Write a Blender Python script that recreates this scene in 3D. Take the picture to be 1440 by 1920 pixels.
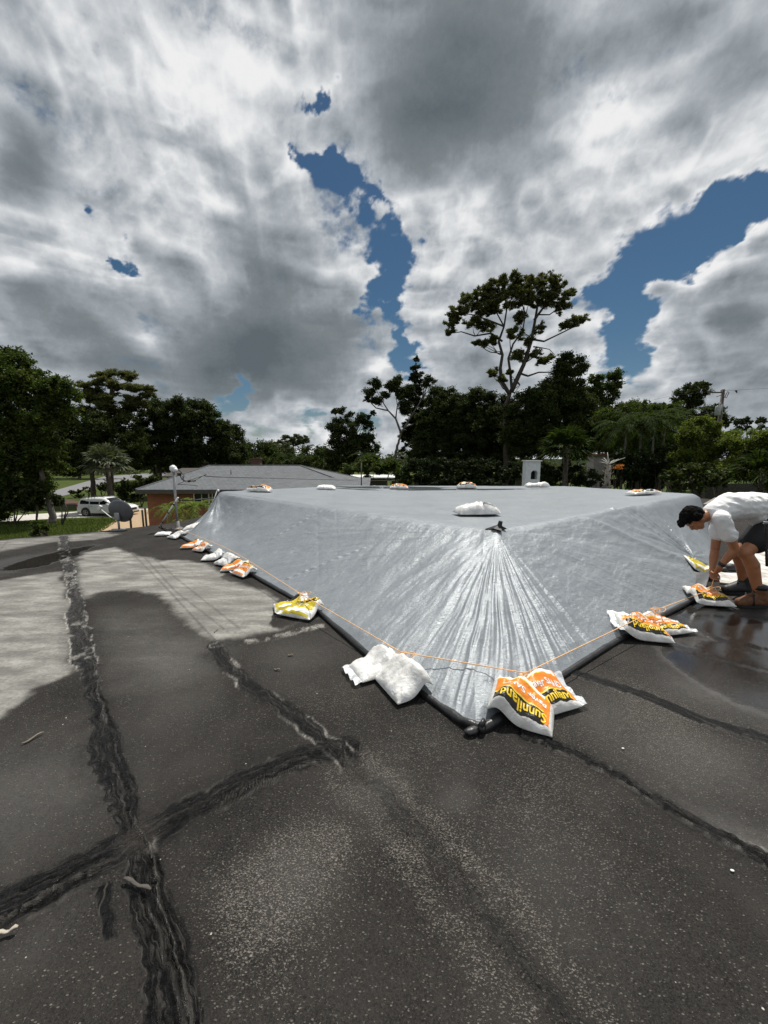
import bpy, bmesh, math, random
import numpy as np
from mathutils import Vector, Matrix, Euler
random.seed(7)
RNG = np.random.default_rng(11)
for o in list(bpy.data.objects):
    bpy.data.objects.remove(o)
S = bpy.context.scene
COL = S.collection
R = math.radians

# ------------------------------------------------------------------ camera
EYE = 1.55                      # above the flat roof the photographer stands on (roof = z 0)
GROUND = -3.05                  # the garden below
PITCH = R(8.06)
FPX = 720.0
cam_d = bpy.data.cameras.new("camera")
cam = bpy.data.objects.new("camera", cam_d)
COL.objects.link(cam)
cam.location = (0, 0, EYE)
cam.rotation_euler = (R(90) - PITCH, 0, 0)
cam_d.sensor_fit = 'HORIZONTAL'
cam_d.sensor_width = 36
cam_d.lens = 18
cam_d.clip_start = 0.05
cam_d.clip_end = 6000
S.camera = cam
S.render.resolution_x = 768
S.render.resolution_y = 1024

# ------------------------------------------------------------------ light
SUN_EL, SUN_AZ = 66.0, 24.0     # azimuth clockwise from the view direction (+Y)
SD = Vector((math.sin(R(SUN_AZ)) * math.cos(R(SUN_EL)), math.cos(R(SUN_AZ)) * math.cos(R(SUN_EL)), math.sin(R(SUN_EL))))
W = bpy.data.worlds.new("World")
S.world = W
W.use_nodes = True
wn = W.node_tree.nodes
wn.clear()
sky = wn.new('ShaderNodeTexSky')
sky.sky_type = 'NISHITA'
sky.sun_disc = False
sky.sun_elevation = R(SUN_EL)
sky.sun_rotation = R(SUN_AZ)
sky.air_density = 1.0
sky.dust_density = 0.4
sky.ozone_density = 2.0
bg = wn.new('ShaderNodeBackground')
bg.inputs['Strength'].default_value = 0.052
wo = wn.new('ShaderNodeOutputWorld')
hs = wn.new('ShaderNodeHueSaturation')
hs.inputs['Hue'].default_value = 0.492
hs.inputs['Saturation'].default_value = 1.22
hs.inputs['Value'].default_value = 0.88
W.node_tree.links.new(sky.outputs[0], hs.inputs['Color'])
W.node_tree.links.new(hs.outputs[0], bg.inputs['Color'])
W.node_tree.links.new(bg.outputs[0], wo.inputs['Surface'])
sun_d = bpy.data.lights.new("sun", 'SUN')
sun_d.energy = 5.0
sun_d.angle = R(0.6)
sun_d.color = (1.0, 0.955, 0.88)
sun = bpy.data.objects.new("sun", sun_d)
COL.objects.link(sun)
sun.location = (10, 20, 40)
sun.rotation_euler = SD.to_track_quat('Z', 'Y').to_euler()
S.view_settings.view_transform = 'Standard'
S.view_settings.look = 'None'
S.view_settings.exposure = 0.0
S.view_settings.gamma = 1.0
S.render.engine = 'CYCLES'
S.cycles.max_bounces = 5
S.cycles.diffuse_bounces = 2
S.cycles.glossy_bounces = 2
S.cycles.transmission_bounces = 3
S.cycles.transparent_max_bounces = 6
S.cycles.sample_clamp_indirect = 4.0
S.cycles.caustics_reflective = False
S.cycles.caustics_refractive = False

# ------------------------------------------------------------------ helpers: rays, noise, meshes
def ray(px, py):
    u = (px - 720) / FPX
    v = (960 - py) / FPX
    return Vector((u, math.cos(PITCH) + v * math.sin(PITCH), -math.sin(PITCH) + v * math.cos(PITCH)))
def at_z(px, py, z=0.0):
    d = ray(px, py)
    return Vector((0, 0, EYE)) + d * ((z - EYE) / d.z)
def at_D(px, py, D):
    d = ray(px, py)
    return Vector((0, 0, EYE)) + d * (D / d.y)
def p2(px, py, z=0.0):
    p = at_z(px, py, z)
    return (p.x, p.y)

def _hash(ix, iy, iz, seed):
    with np.errstate(over='ignore'):
        n = (ix.astype(np.uint32) * np.uint32(374761393) + iy.astype(np.uint32) * np.uint32(668265263)
             + iz.astype(np.uint32) * np.uint32(2147483647) + np.uint32(seed * 1274126177 & 0xffffffff))
        n = (n ^ (n >> np.uint32(13))) * np.uint32(1274126177)
        n = n ^ (n >> np.uint32(16))
        n = n * np.uint32(2246822519)
        n = n ^ (n >> np.uint32(15))
    return n.astype(np.float64) / 4294967295.0
def vnoise(p, seed=0):
    p = np.asarray(p, dtype=np.float64)
    i = np.floor(p).astype(np.int64)
    f = p - i
    f = f * f * f * (f * (f * 6 - 15) + 10)
    i = i & 0xffffffff
    o = np.int64(1)
    r = 0
    for dx in (0, 1):
        for dy in (0, 1):
            for dz in (0, 1):
                w = (f[:, 0] if dx else 1 - f[:, 0]) * (f[:, 1] if dy else 1 - f[:, 1]) * (f[:, 2] if dz else 1 - f[:, 2])
                r = r + w * _hash((i[:, 0] + dx) & 0xffffffff, (i[:, 1] + dy) & 0xffffffff, (i[:, 2] + dz) & 0xffffffff, seed)
    return r * 2 - 1
def fbm(p, octv=5, gain=0.5, lac=2.03, seed=0, billow=False):
    a, s, t = 1.0, 0, 0
    p = np.asarray(p, dtype=np.float64)
    for k in range(octv):
        n = vnoise(p + 17.3 * k, seed + k)
        if billow:
            n = 1 - 2 * np.abs(n) * 1.3
        s = s + a * n
        t += a
        a *= gain
        p = p * lac
    return s / t
def P3(x, y, z=0.0):
    x = np.asarray(x, dtype=np.float64)
    return np.stack([x, np.asarray(y) + 0 * x, z + 0 * x], 1)
def sstep(a, b, x):
    t = np.clip((x - a) / (b - a), 0, 1)
    return t * t * (3 - 2 * t)

def world_loc(o):
    v = Vector((0, 0, 0))
    while o is not None:
        v += o.location
        o = o.parent
    return v
def tag(o, label=None, cat=None, group=None, kind=None):
    if label: o['label'] = label
    if cat: o['category'] = cat
    if group: o['group'] = group
    if kind: o['kind'] = kind
    return o
def thing(name, label, cat, loc=(0, 0, 0), group=None, kind=None):
    o = bpy.data.objects.new(name, None)
    COL.objects.link(o)
    o.location = loc
    o.empty_display_size = 0.2
    return tag(o, label, cat, group, kind)
def mk(name, V, F, mats, parent=None, smooth=True, attrs=None, uv=None, fmat=None, origin=None):
    """link one mesh object; V in world space, F an (M,3|4) array or a list of tuples"""
    V = np.asarray(V, dtype=np.float64).reshape(-1, 3)
    if parent is not None:
        off = np.array(world_loc(parent))
        if name and origin is None:
            origin = None
    else:
        off = np.zeros(3)
    if origin is None:
        if parent is None:
            mn, mx = V.min(0), V.max(0)
            org = np.array([(mn[0] + mx[0]) / 2, (mn[1] + mx[1]) / 2, mn[2]])
        else:
            org = off
    else:
        org = np.array(origin, dtype=float)
    me = bpy.data.meshes.new(name)
    L = V - org
    if isinstance(F, np.ndarray):
        k = F.shape[1]
        M = F.shape[0]
        me.vertices.add(len(L))
        me.vertices.foreach_set('co', L.astype(np.float32).ravel())
        me.loops.add(M * k)
        me.loops.foreach_set('vertex_index', F.astype(np.int32).ravel())
        me.polygons.add(M)
        me.polygons.foreach_set('loop_start', np.arange(0, M * k, k, dtype=np.int32))
        try:
            me.polygons.foreach_set('loop_total', np.full(M, k, dtype=np.int32))
        except Exception:
            pass
        me.update(calc_edges=True)
    else:
        me.from_pydata([tuple(v) for v in L], [], [tuple(f) for f in F])
    if smooth:
        me.polygons.foreach_set('use_smooth', np.ones(len(me.polygons), dtype=bool))
    if not isinstance(mats, (list, tuple)):
        mats = [mats]
    for m in mats:
        me.materials.append(m)
    if fmat is not None:
        me.polygons.foreach_set('material_index', np.asarray(fmat, dtype=np.int32))
    if uv is not None:
        ul = me.uv_layers.new(name='UVMap')
        li = np.zeros(len(me.loops), dtype=np.int32)
        me.loops.foreach_get('vertex_index', li)
        ul.data.foreach_set('uv', np.asarray(uv, dtype=np.float32)[li].ravel())
    for an, av in (attrs or {}).items():
        a = me.attributes.new(an, 'FLOAT', 'POINT')
        a.data.foreach_set('value', np.asarray(av, dtype=np.float32))
    me.validate() if not isinstance(F, np.ndarray) else None
    me.update()
    o = bpy.data.objects.new(name, me)
    COL.objects.link(o)
    o.location = tuple(org - off)
    if parent is not None:
        o.parent = parent
    return o

class MB:
    """gathers pieces of ONE mesh"""
    def __init__(s):
        s.v, s.f, s.m, s.n = [], [], [], 0
    def add(s, V, F, mi=0):
        V = np.asarray(V, dtype=float).reshape(-1, 3)
        s.v.append(V)
        s.f += [tuple(int(i) + s.n for i in f) for f in F]
        s.m += [mi] * len(F)
        s.n += len(V)
        return s
    def box(s, c, size, rot=None, mi=0, bev=0.0):
        x, y, z = [k / 2 for k in size]
        V = np.array([[i, j, k] for i in (-x, x) for j in (-y, y) for k in (-z, z)])
        F = [(0, 1, 3, 2), (4, 6, 7, 5), (0, 4, 5, 1), (2, 3, 7, 6), (0, 2, 6, 4), (1, 5, 7, 3)]
        if bev:
            bm = bmesh.new()
            vs = [bm.verts.new(v) for v in V]
            for f in F: bm.faces.new([vs[i] for i in f])
            bmesh.ops.bevel(bm, geom=bm.edges[:], offset=bev, segments=2, affect='EDGES', profile=0.5)
            bm.verts.index_update()
            V = np.array([v.co[:] for v in bm.verts])
            F = [[v.index for v in f.verts] for f in bm.faces]
            bm.free()
        if rot is not None:
            M = np.array(Euler(rot).to_matrix())
            V = V @ M.T
        return s.add(V + np.array(c), F, mi)
    def tube(s, pts, r, seg=8, mi=0, cap=True, sy=1.0):
        P = np.array([tuple(p) for p in pts], dtype=float)
        n = len(P)
        rr = np.full(n, r, dtype=float) if np.isscalar(r) else np.array(r, dtype=float)
        T = np.gradient(P, axis=0)
        T /= np.linalg.norm(T, axis=1)[:, None] + 1e-12
        up = np.array([0, 0, 1.0]) if abs(T[0][2]) < 0.9 else np.array([1.0, 0, 0])
        a = np.cross(T[0], up); a /= np.linalg.norm(a)
        V = []
        an = np.linspace(0, 2 * math.pi, seg, endpoint=False)
        for i in range(n):
            a = a - T[i] * a.dot(T[i]); a /= np.linalg.norm(a) + 1e-12
            b = np.cross(T[i], a)
            V.append(P[i] + rr[i] * (np.cos(an)[:, None] * a + sy * np.sin(an)[:, None] * b))
        V = np.concatenate(V)
        F = [(i * seg + j, i * seg + (j + 1) % seg, (i + 1) * seg + (j + 1) % seg, (i + 1) * seg + j) for i in range(n - 1) for j in range(seg)]
        if cap:
            F.append(tuple(range(seg))[::-1])
            F.append(tuple((n - 1) * seg + j for j in range(seg)))
        return s.add(V, F, mi)
    def ball(s, c, r, seg=14, ring=9, M=None, mi=0):
        r = np.array([r] * 3 if np.isscalar(r) else r, dtype=float)
        V = [(0, 0, 1)]
        for i in range(1, ring):
            t = math.pi * i / ring
            for j in range(seg):
                p = 2 * math.pi * j / seg
                V.append((math.sin(t) * math.cos(p), math.sin(t) * math.sin(p), math.cos(t)))
        V.append((0, 0, -1))
        V = np.array(V) * r
        F = [(0, 1 + j, 1 + (j + 1) % seg) for j in range(seg)]
        for i in range(ring - 2):
            F += [(1 + i * seg + j, 1 + (i + 1) * seg + j, 1 + (i + 1) * seg + (j + 1) % seg, 1 + i * seg + (j + 1) % seg) for j in range(seg)]
        e = len(V) - 1
        F += [(e, 1 + (ring - 2) * seg + (j + 1) % seg, 1 + (ring - 2) * seg + j) for j in range(seg)]
        if M is not None:
            V = V @ np.array(M).T
        return s.add(V + np.array(tuple(c)), F, mi)
    def prism(s, poly, z0, z1, mi=0):
        n = len(poly)
        V = [(x, y, z0) for x, y in poly] + [(x, y, z1) for x, y in poly]
        F = [(i, (i + 1) % n, n + (i + 1) % n, n + i) for i in range(n)] + [tuple(range(n))[::-1], tuple(range(n, 2 * n))]
        return s.add(V, F, mi)
    def get(s):
        return np.concatenate(s.v), s.f
    def build(s, name, mats, parent=None, smooth=True, **k):
        V, F = s.get()
        return mk(name, V, F, mats, parent, smooth, fmat=s.m if isinstance(mats, (list, tuple)) else None, **k)

# ------------------------------------------------------------------ materials
class NT:
    def __init__(s, name):
        s.m = bpy.data.materials.new(name)
        s.m.use_nodes = True
        s.t = s.m.node_tree
        s.t.nodes.clear()
        s.out = s.t.nodes.new('ShaderNodeOutputMaterial')
    def n(s, typ, props=None, **ins):
        nd = s.t.nodes.new('ShaderNode' + typ)
        for k, v in (props or {}).items(): setattr(nd, k, v)
        for k, v in ins.items():
            key = int(k[1:]) if k[0] == '_' and k[1:].isdigit() else k.replace('_', ' ')
            s.set(nd, key, v)
        return nd
    def set(s, nd, key, v):
        i = nd.inputs[key]
        if isinstance(v, bpy.types.NodeSocket): s.t.links.new(v, i)
        elif hasattr(v, 'outputs'): s.t.links.new(v.outputs[0], i)
        else:
            if isinstance(v, (tuple, list)) and len(v) == 3 and i.type == 'RGBA': v = (*v, 1)
            i.default_value = v
    def coord(s, which='Object', scale=None, rot=None):
        c = s.n('TexCoord').outputs[which]
        if scale is not None or rot is not None:
            mp = s.n('Mapping', Vector=c)
            if scale is not None: mp.inputs['Scale'].default_value = (scale,) * 3 if np.isscalar(scale) else scale
            if rot is not None: mp.inputs['Rotation'].default_value = rot
            return mp.outputs[0]
        return c
    def noise(s, vec, scale, detail=4, rough=0.55, dist=0.0):
        return s.n('TexNoise', None, Vector=vec, Scale=scale, Detail=detail, Roughness=rough, Distortion=dist).outputs[0]
    def ramp(s, fac, stops, interp='LINEAR'):
        nd = s.n('ValToRGB', None, Fac=fac)
        cr = nd.color_ramp
        cr.interpolation = interp
        while len(cr.elements) < len(stops): cr.elements.new(0.5)
        for e, (p, c) in zip(cr.elements, stops):
            e.position = p
            e.color = (c, c, c, 1) if np.isscalar(c) else (*c, 1)
        return nd.outputs[0]
    def mix(s, fac, a, b, mode='MIX'):
        nd = s.t.nodes.new('ShaderNodeMix')
        nd.data_type = 'RGBA'
        nd.blend_type = mode
        s.set(nd, 0, fac)
        for k, v in ((6, a), (7, b)): s.set(nd, k, v)
        return nd.outputs[2]
    def math(s, op, a, b=0.0, c=0.0):
        nd = s.n('Math', {'operation': op})
        s.set(nd, 0, a); s.set(nd, 1, b); s.set(nd, 2, c)
        return nd.outputs[0]
    def attr(s, name):
        nd = s.n('Attribute')
        nd.attribute_name = name
        return nd.outputs['Fac']
    def bump(s, h, strength=0.5, dist=0.01, normal=None):
        nd = s.n('Bump', None, Height=h, Strength=strength, Distance=dist)
        if normal is not None: s.set(nd, 'Normal', normal)
        return nd.outputs[0]
    def principled(s, **k):
        b = s.n('BsdfPrincipled')
        for kk, v in k.items(): s.set(b, kk.replace('_', ' '), v)
        s.t.links.new(b.outputs[0], s.out.inputs['Surface'])
        return b
_mats = {}
def simple(name, col, rough=0.6, metal=0.0, var=0.25, scale=8.0, bump=0.0, spec=0.5, bscale=None, bdist=0.01):
    if name in _mats: return _mats[name]
    t = NT(name)
    c = t.coord('Object')
    n = t.noise(c, scale, 5, 0.6)
    dark = tuple(x * (1 - var) for x in col)
    light = tuple(min(1, x * (1 + var)) for x in col)
    colr = t.ramp(n, [(0.3, dark), (0.7, light)])
    k = dict(Base_Color=colr, Roughness=rough, Metallic=metal)
    k['Specular_IOR_Level'] = spec
    if bump:
        k['Normal'] = t.bump(t.noise(c, bscale or scale * 4, 4, 0.6), bump, bdist)
    t.principled(**k)
    _mats[name] = t.m
    return t.m

def leaf_mat(name, c0, c1, trans=0.25, rough=0.65, spec=0.12):
    t = NT(name)
    g = t.n('NewGeometry')
    col = t.ramp(g.outputs['Random Per Island'], [(0.0, c0), (0.55, tuple((a + b) / 2 for a, b in zip(c0, c1))), (0.85, c1), (1.0, tuple(b * 1.5 for b in c1))])  # top of the ramp paints sunlit highlights onto a few random leaves
    b = t.n('BsdfPrincipled', None, Base_Color=col, Roughness=rough, Specular_IOR_Level=spec)
    tr = t.n('BsdfTranslucent', None, Color=t.mix(1.0, col, (1.5, 1.6, 0.7), 'MULTIPLY'))
    mx = t.n('MixShader', None, _0=trans, _1=b.outputs[0], _2=tr.outputs[0])
    t.t.links.new(mx.outputs[0], t.out.inputs['Surface'])
    return t.m
# ------------------------------------------------------------------ the clouds: a dome of cloud with open holes to the sky
def dirs_of(px, py):
    v = ray(px, py)
    v.normalize()
    return np.array(v)
def blob_field(D, blobs):
    f = np.zeros(len(D))
    for (px, py, r, a) in blobs:
        c = dirs_of(px, py)
        cs = 1.0 / math.sqrt(1 + ((px - 720) / FPX) ** 2 + ((py - 960) / FPX) ** 2)
        ra = r / FPX * cs ** 1.5
        d2 = ((D - c) ** 2).sum(1) / (ra * ra)
        f += a * np.exp(-d2 * 1.2)
    return f
HOLES = [(592, 165, 26, 1.0), (640, 300, 20, .6), (660, 430, 20, .4), (740, 470, 30, .8), (700, 600, 22, .6), (455, 725, 20, .9), (465, 760, 24, .8), (225, 462, 18, .8), (600, 200, 24, 1.0), (588, 240, 26, 1.1), (610, 290, 30, 1.1), (640, 345, 34, 1.1), (690, 385, 34, 1.1),
         (722, 430, 28, 1.0), (712, 500, 32, 1.2), (712, 555, 32, 1.2), (735, 600, 22, .8), (758, 640, 28, 1.1), (770, 695, 26, 1.1), (750, 560, 26, .6), (560, 180, 22, .5),
         (240, 470, 28, .8), (180, 350, 14, .5), (1440, 350, 60, 1.1), (1370, 390, 62, 1.2), (1300, 430, 62, 1.2), (1230, 480, 66, 1.2), (1160, 520, 50, 1.1),
         (1200, 560, 52, 1.2), (1165, 620, 42, 1.1), (1185, 680, 42, 1.1), (1210, 610, 38, .7), (1500, 360, 70, 1.2), (1110, 520, 26, .6), (1290, 500, 45, .8),
         (455, 740, 30, .7), (430, 790, 34, .6), (590, 785, 34, .6), (680, 800, 30, .6), (500, 820, 30, .4), (1260, 360, 34, .35), (1330, 350, 30, .4),
         (840, 560, 18, .4), (780, 180, 10, .2)]
FILL = [(1370, 560, 70, 1.2), (1400, 460, 46, 1.0), (1250, 540, 30, 1.0), (1300, 620, 60, 1.1), (1230, 640, 34, .9), (1400, 650, 90, .8), (1280, 700, 50, .8), (1440, 420, 26, .6),
        (500, 520, 150, .5), (860, 130, 200, .6), (330, 250, 150, .4), (900, 470, 60, .4)]
SHADE = [(40, 290, 75, -.30), (90, 370, 60, -.22), (20, 220, 60, -.12), (860, 120, 170, -.30), (780, 250, 120, -.26), (1000, 170, 120, -.14), (700, 60, 90, -.12), (1230, 40, 140, -.22),
         (1380, 120, 110, -.20), (930, 300, 90, -.14), (490, 640, 110, -.34), (420, 700, 130, -.26), (620, 690, 100, -.22), (520, 480, 90, -.18), (640, 600, 70, -.12), (100, 590, 110, -.16),
         (230, 690, 130, -.24), (40, 560, 60, -.10), (1370, 640, 90, -.18), (1430, 560, 70, -.12), (1400, 740, 90, -.16), (1180, 100, 60, .02), (880, 660, 80, -.16), (930, 740, 80, -.10),
         (320, 170, 90, .22), (450, 80, 90, .18), (150, 120, 120, .08), (560, 60, 60, .10), (430, 190, 60, .16), (1160, 215, 60, .34), (1260, 150, 90, .10), (1380, 250, 90, .14), (1120, 330, 70, .10), (1240, 340, 70, .10),
         (350, 400, 80, .16), (110, 440, 80, .18), (230, 560, 60, .08), (270, 640, 34, .2), (30, 500, 50, .12), (560, 270, 40, .18), (640, 470, 40, .12), (830, 420, 60, .22), (760, 385, 30, .2), (900, 360, 50, .12), (815, 530, 34, .2),
         (720, 690, 26, .3), (1050, 640, 70, .06), (1240, 530, 26, .2), (1210, 610, 26, .22), (1410, 430, 36, .28), (1340, 510, 36, .22), (1250, 700, 40, .1), (640, 190, 40, .12), (1110, 680, 30, .2), (540, 760, 60, .12), (600, 820, 50, .1), (330, 760, 60, .1)]
def cell(D):
    q = D * 1.15
    q[:, 2] = D[:, 2] * 1.15 + 0.55 * (1 - np.exp(-np.maximum(D[:, 2], 0) * 3.5))
    return q
def cloud_eval(D):
    z = D[:, 2]
    q = cell(D)                                            # cells flatten a little towards the horizon
    w = np.stack([fbm(q * 4.6 + 5, 5, seed=3), fbm(q * 4.6 + 9, 5, seed=8), fbm(q * 4.6 + 2, 5, seed=13)], 1)
    qq = q + 0.034 * w
    Dw = D + 0.045 * w + 0.060 * np.stack([fbm(q * 12 + 5, 6, 0.6, seed=31), fbm(q * 12 + 9, 6, 0.6, seed=32), fbm(q * 12, 6, 0.6, seed=33)], 1)
    hol = blob_field(Dw, HOLES)
    fil = blob_field(D + 0.03 * w, FILL)
    big = fbm(qq * 5.0, 4, 0.5, seed=21)
    fine = fbm(qq * 22.0, 6, 0.6, seed=27)
    def puffs(x):
        return fbm(x * 8.5, 7, 0.52, seed=41, billow=True)
    puff = puffs(qq)
    dens = 0.78 + 0.34 * big + 0.16 * puff + 0.36 * fine + 0.5 * np.minimum(fil, 1.2) - 1.08 * np.minimum(hol, 1.5)
    sh = blob_field(D + 0.05 * w, SHADE)
    # behind and above the frame: broken cloud of the same kind
    front = sstep(0.1, 0.4, D[:, 1])
    dens += (1 - front) * 0.9 * fbm(q * 1.6, 4, seed=77)
    sh += (1 - front) * 0.18 * fbm(q * 2.2, 3, seed=78)
    e = 0.035
    q2 = D + np.array([0.25, 0.1, 1.0]) * e; q2 /= np.linalg.norm(q2, axis=1)[:, None]
    q2 = cell(q2) + 0.034 * w
    lit = puff - puffs(q2)
    lit2 = big - fbm(q2 * 5.0, 4, 0.5, seed=21)
    cover = sstep(0.02, 0.88, dens)
    thick = sstep(0.40, 1.30, dens)
    near = np.clip(hol * 1.2, 0, 1)                        # cloud rims beside a gap catch the sun
    calm = np.clip(1 + sh * 2.4, 0.22, 1.25)                # the dark bellies are smooth
    br = 0.68 - 0.08 * thick + sh * 0.98 + near * 0.17 + calm * (0.15 * lit + 0.15 * lit2 + 0.075 * puff + 0.05 * big + 0.035 * fine)
    br = np.clip((br - 0.58) * 1.14 + 0.60, 0.15, 1.0)
    return cover, br
def make_clouds():
    fr = np.radians(np.arange(-54, 54.01, 0.16))
    az = np.concatenate([fr, np.radians(np.arange(56, 305, 2.0))])
    el = np.concatenate([np.radians(np.arange(-3, 58, 0.16)), np.radians(np.arange(58.5, 90.1, 1.5))])
    el[-1] = R(90)
    A, E = np.meshgrid(az, el)
    D = np.stack([np.sin(A) * np.cos(E), np.cos(A) * np.cos(E), np.sin(E)], 2).reshape(-1, 3)
    cover, br = cloud_eval(D)
    nA, nE = len(az), len(el)
    idx = np.arange(nA * nE).reshape(nE, nA)
    nxt = np.roll(idx, -1, axis=1)
    F = np.stack([idx[:-1], nxt[:-1], nxt[1:], idx[1:]], 2).reshape(-1, 4)
    cen = D[F].mean(1)
    cen /= np.linalg.norm(cen, axis=1)[:, None]
    keep = (cen @ np.array(SD)) < math.cos(R(9))         # the gap the sun shines through
    F = F[keep]
    t = NT('cloud')
    a, c = t.attr('bright'), t.attr('cover')
    co = t.coord('Object', 0.01)
    nz = t.math('MULTIPLY', t.math('SUBTRACT', t.noise(co, 9.0, 6, 0.65, 0.4), 0.5), 0.10)
    a2 = t.math('ADD', a, nz)
    col = t.ramp(a2, [(0.16, (.130, .160, .178)), (0.38, (.235, .268, .290)), (0.62, (.47, .51, .55)), (0.9, (.90, .915, .93)), (1.0, (1, 1, 1))])
    em = t.n('Emission', None, Color=col, Strength=0.86)
    tr = t.n('BsdfTransparent')
    cc = t.math('ADD', c, t.math('MULTIPLY', nz, 2.2))
    fac = t.ramp(cc, [(0.04, 0.0), (0.85, 1.0)], 'EASE')
    mx = t.n('MixShader', None, _0=fac, _1=tr.outputs[0], _2=em.outputs[0])
    t.t.links.new(mx.outputs[0], t.out.inputs['Surface'])
    t.m.cycles.emission_sampling = 'NONE'
    o = mk('clouds', D * 1500.0 + np.array([0, 0, EYE]), F, t.m, smooth=True, attrs={'cover': cover, 'bright': br}, origin=(0, 0, EYE))
    tag(o, 'broad grey and white rain clouds with torn blue gaps', 'clouds', kind='stuff')
make_clouds()
# ------------------------------------------------------------------ plan shapes of the flat roof and the tarpaulin
def seg_dist(P, a, b):
    a = np.array(a); b = np.array(b)
    d = b - a
    t = np.clip(((P - a) @ d) / (d @ d + 1e-12), 0, 1)
    q = a + t[:, None] * d
    return np.sqrt(((P - q) ** 2).sum(1)), t
def poly_dist(P, pts):
    """distance to a polyline, arclength along it, signed side"""
    best = np.full(len(P), 1e9); arc = np.zeros(len(P)); side = np.zeros(len(P)); s0 = 0
    for a, b in zip(pts[:-1], pts[1:]):
        d, t = seg_dist(P, a, b)
        L = math.hypot(b[0] - a[0], b[1] - a[1])
        cr = (b[0] - a[0]) * (P[:, 1] - a[1]) - (b[1] - a[1]) * (P[:, 0] - a[0])
        m = d < best
        best = np.where(m, d, best)
        arc = np.where(m, s0 + t * L, arc)
        side = np.where(m, np.sign(cr), side)
        s0 += L
    return best, arc, side
def poly_sd(P, pts):
    """signed distance to a closed polygon, positive inside"""
    d, _, _ = poly_dist(P, list(pts) + [pts[0]])
    ins = np.zeros(len(P), dtype=bool)
    n = len(pts)
    for i in range(n):
        x1, y1 = pts[i]; x2, y2 = pts[(i + 1) % n]
        c = ((y1 > P[:, 1]) != (y2 > P[:, 1]))
        with np.errstate(divide='ignore', invalid='ignore'):
            xi = (x2 - x1) * (P[:, 1] - y1) / (y2 - y1 + 1e-15) + x1
        ins ^= c & (P[:, 0] < xi)
    return np.where(ins, d, -d)

# the tarpaulin: ground outline (near side left to right), plateau corners
HEM = [(-4.35, 8.45), p2(330, 1003), p2(455, 1070), p2(600, 1152), p2(690, 1232), p2(800, 1310), p2(893, 1378),
       p2(965, 1340), p2(1051, 1272), p2(1145, 1212), p2(1240, 1158), p2(1312, 1122), (4.75, 5.35), (7.3, 8.3)]
BACK = [(8.6, 13.0), (7.6, 17.0), (1.0, 18.5), (-2.2, 17.6), (-3.6, 13.0)]
OUT = HEM + BACK
PL = [(1.19, 4.0, .76), (5.95, 7.2, .86), (6.6, 14.2, .50), (-1.5, 15.1, .45), (-3.82, 8.78, .76)]
TRI = [(0, 1, 2), (0, 2, 3), (0, 3, 4)]
def tarp_height(P):
    n = len(P)
    z = np.zeros(n)
    done = np.zeros(n, dtype=bool)
    pl2 = [(a, b) for a, b, c in PL]
    for (i, j, k) in TRI:
        a, b, c = np.array(PL[i]), np.array(PL[j]), np.array(PL[k])
        M = np.array([[b[0] - a[0], c[0] - a[0]], [b[1] - a[1], c[1] - a[1]]])
        uv = np.linalg.solve(M, (P - a[:2]).T).T
        ins = (uv[:, 0] >= -1e-6) & (uv[:, 1] >= -1e-6) & (uv.sum(1) <= 1 + 1e-6)
        z = np.where(ins & ~done, a[2] + uv[:, 0] * (b[2] - a[2]) + uv[:, 1] * (c[2] - a[2]), z)
        done |= ins
    best = np.full(n, 1e9); zq = np.zeros(n)
    m = len(PL)
    for i in range(m):
        a, b = PL[i], PL[(i + 1) % m]
        d, t = seg_dist(P, a[:2], b[:2])
        zz = a[2] + t * (b[2] - a[2])
        zq = np.where(d < best, zz, zq); best = np.minimum(best, d)
    dout, _, _ = poly_dist(P, OUT + [OUT[0]])
    s = best / (best + dout + 1e-9)
    # the cloth sags between the ridge and the hem, most on the long sides
    da = np.hypot(P[:, 0] - 1.19, P[:, 1] - 4.0)
    dB = np.hypot(P[:, 0] + 3.82, P[:, 1] - 8.78)
    dC = np.hypot(P[:, 0] - 5.95, P[:, 1] - 7.2)
    sag = 1.0 + 0.06 * sstep(0.8, 3.0, da) + 0.55 * np.exp(-(dB / 1.8) ** 2) + 0.3 * np.exp(-(dC / 1.6) ** 2)
    zo = zq * (1 - s) ** sag
    inside_soft = 0
    return np.where(done, z, zo), done, best, s, dout
def outline_r(th, poly):
    """far hit of the ray (sin th, cos th) from the camera foot with a closed polygon"""
    d = np.stack([np.sin(th), np.cos(th)], 1)
    hits = []
    n = len(poly)
    for i in range(n):
        a = np.array(poly[i]); b = np.array(poly[(i + 1) % n]); e = b - a
        den = d[:, 0] * e[1] - d[:, 1] * e[0]
        with np.errstate(divide='ignore', invalid='ignore'):
            t = (a[0] * e[1] - a[1] * e[0]) / den
            u = (a[0] * d[:, 1] - a[1] * d[:, 0]) / den
        ok = (u >= -1e-9) & (u <= 1 + 1e-9) & (t > 0)
        hits.append(np.where(ok, t, np.nan))
    H = np.array(hits)
    return np.nanmin(H, 0), np.nanmax(H, 0)

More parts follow.
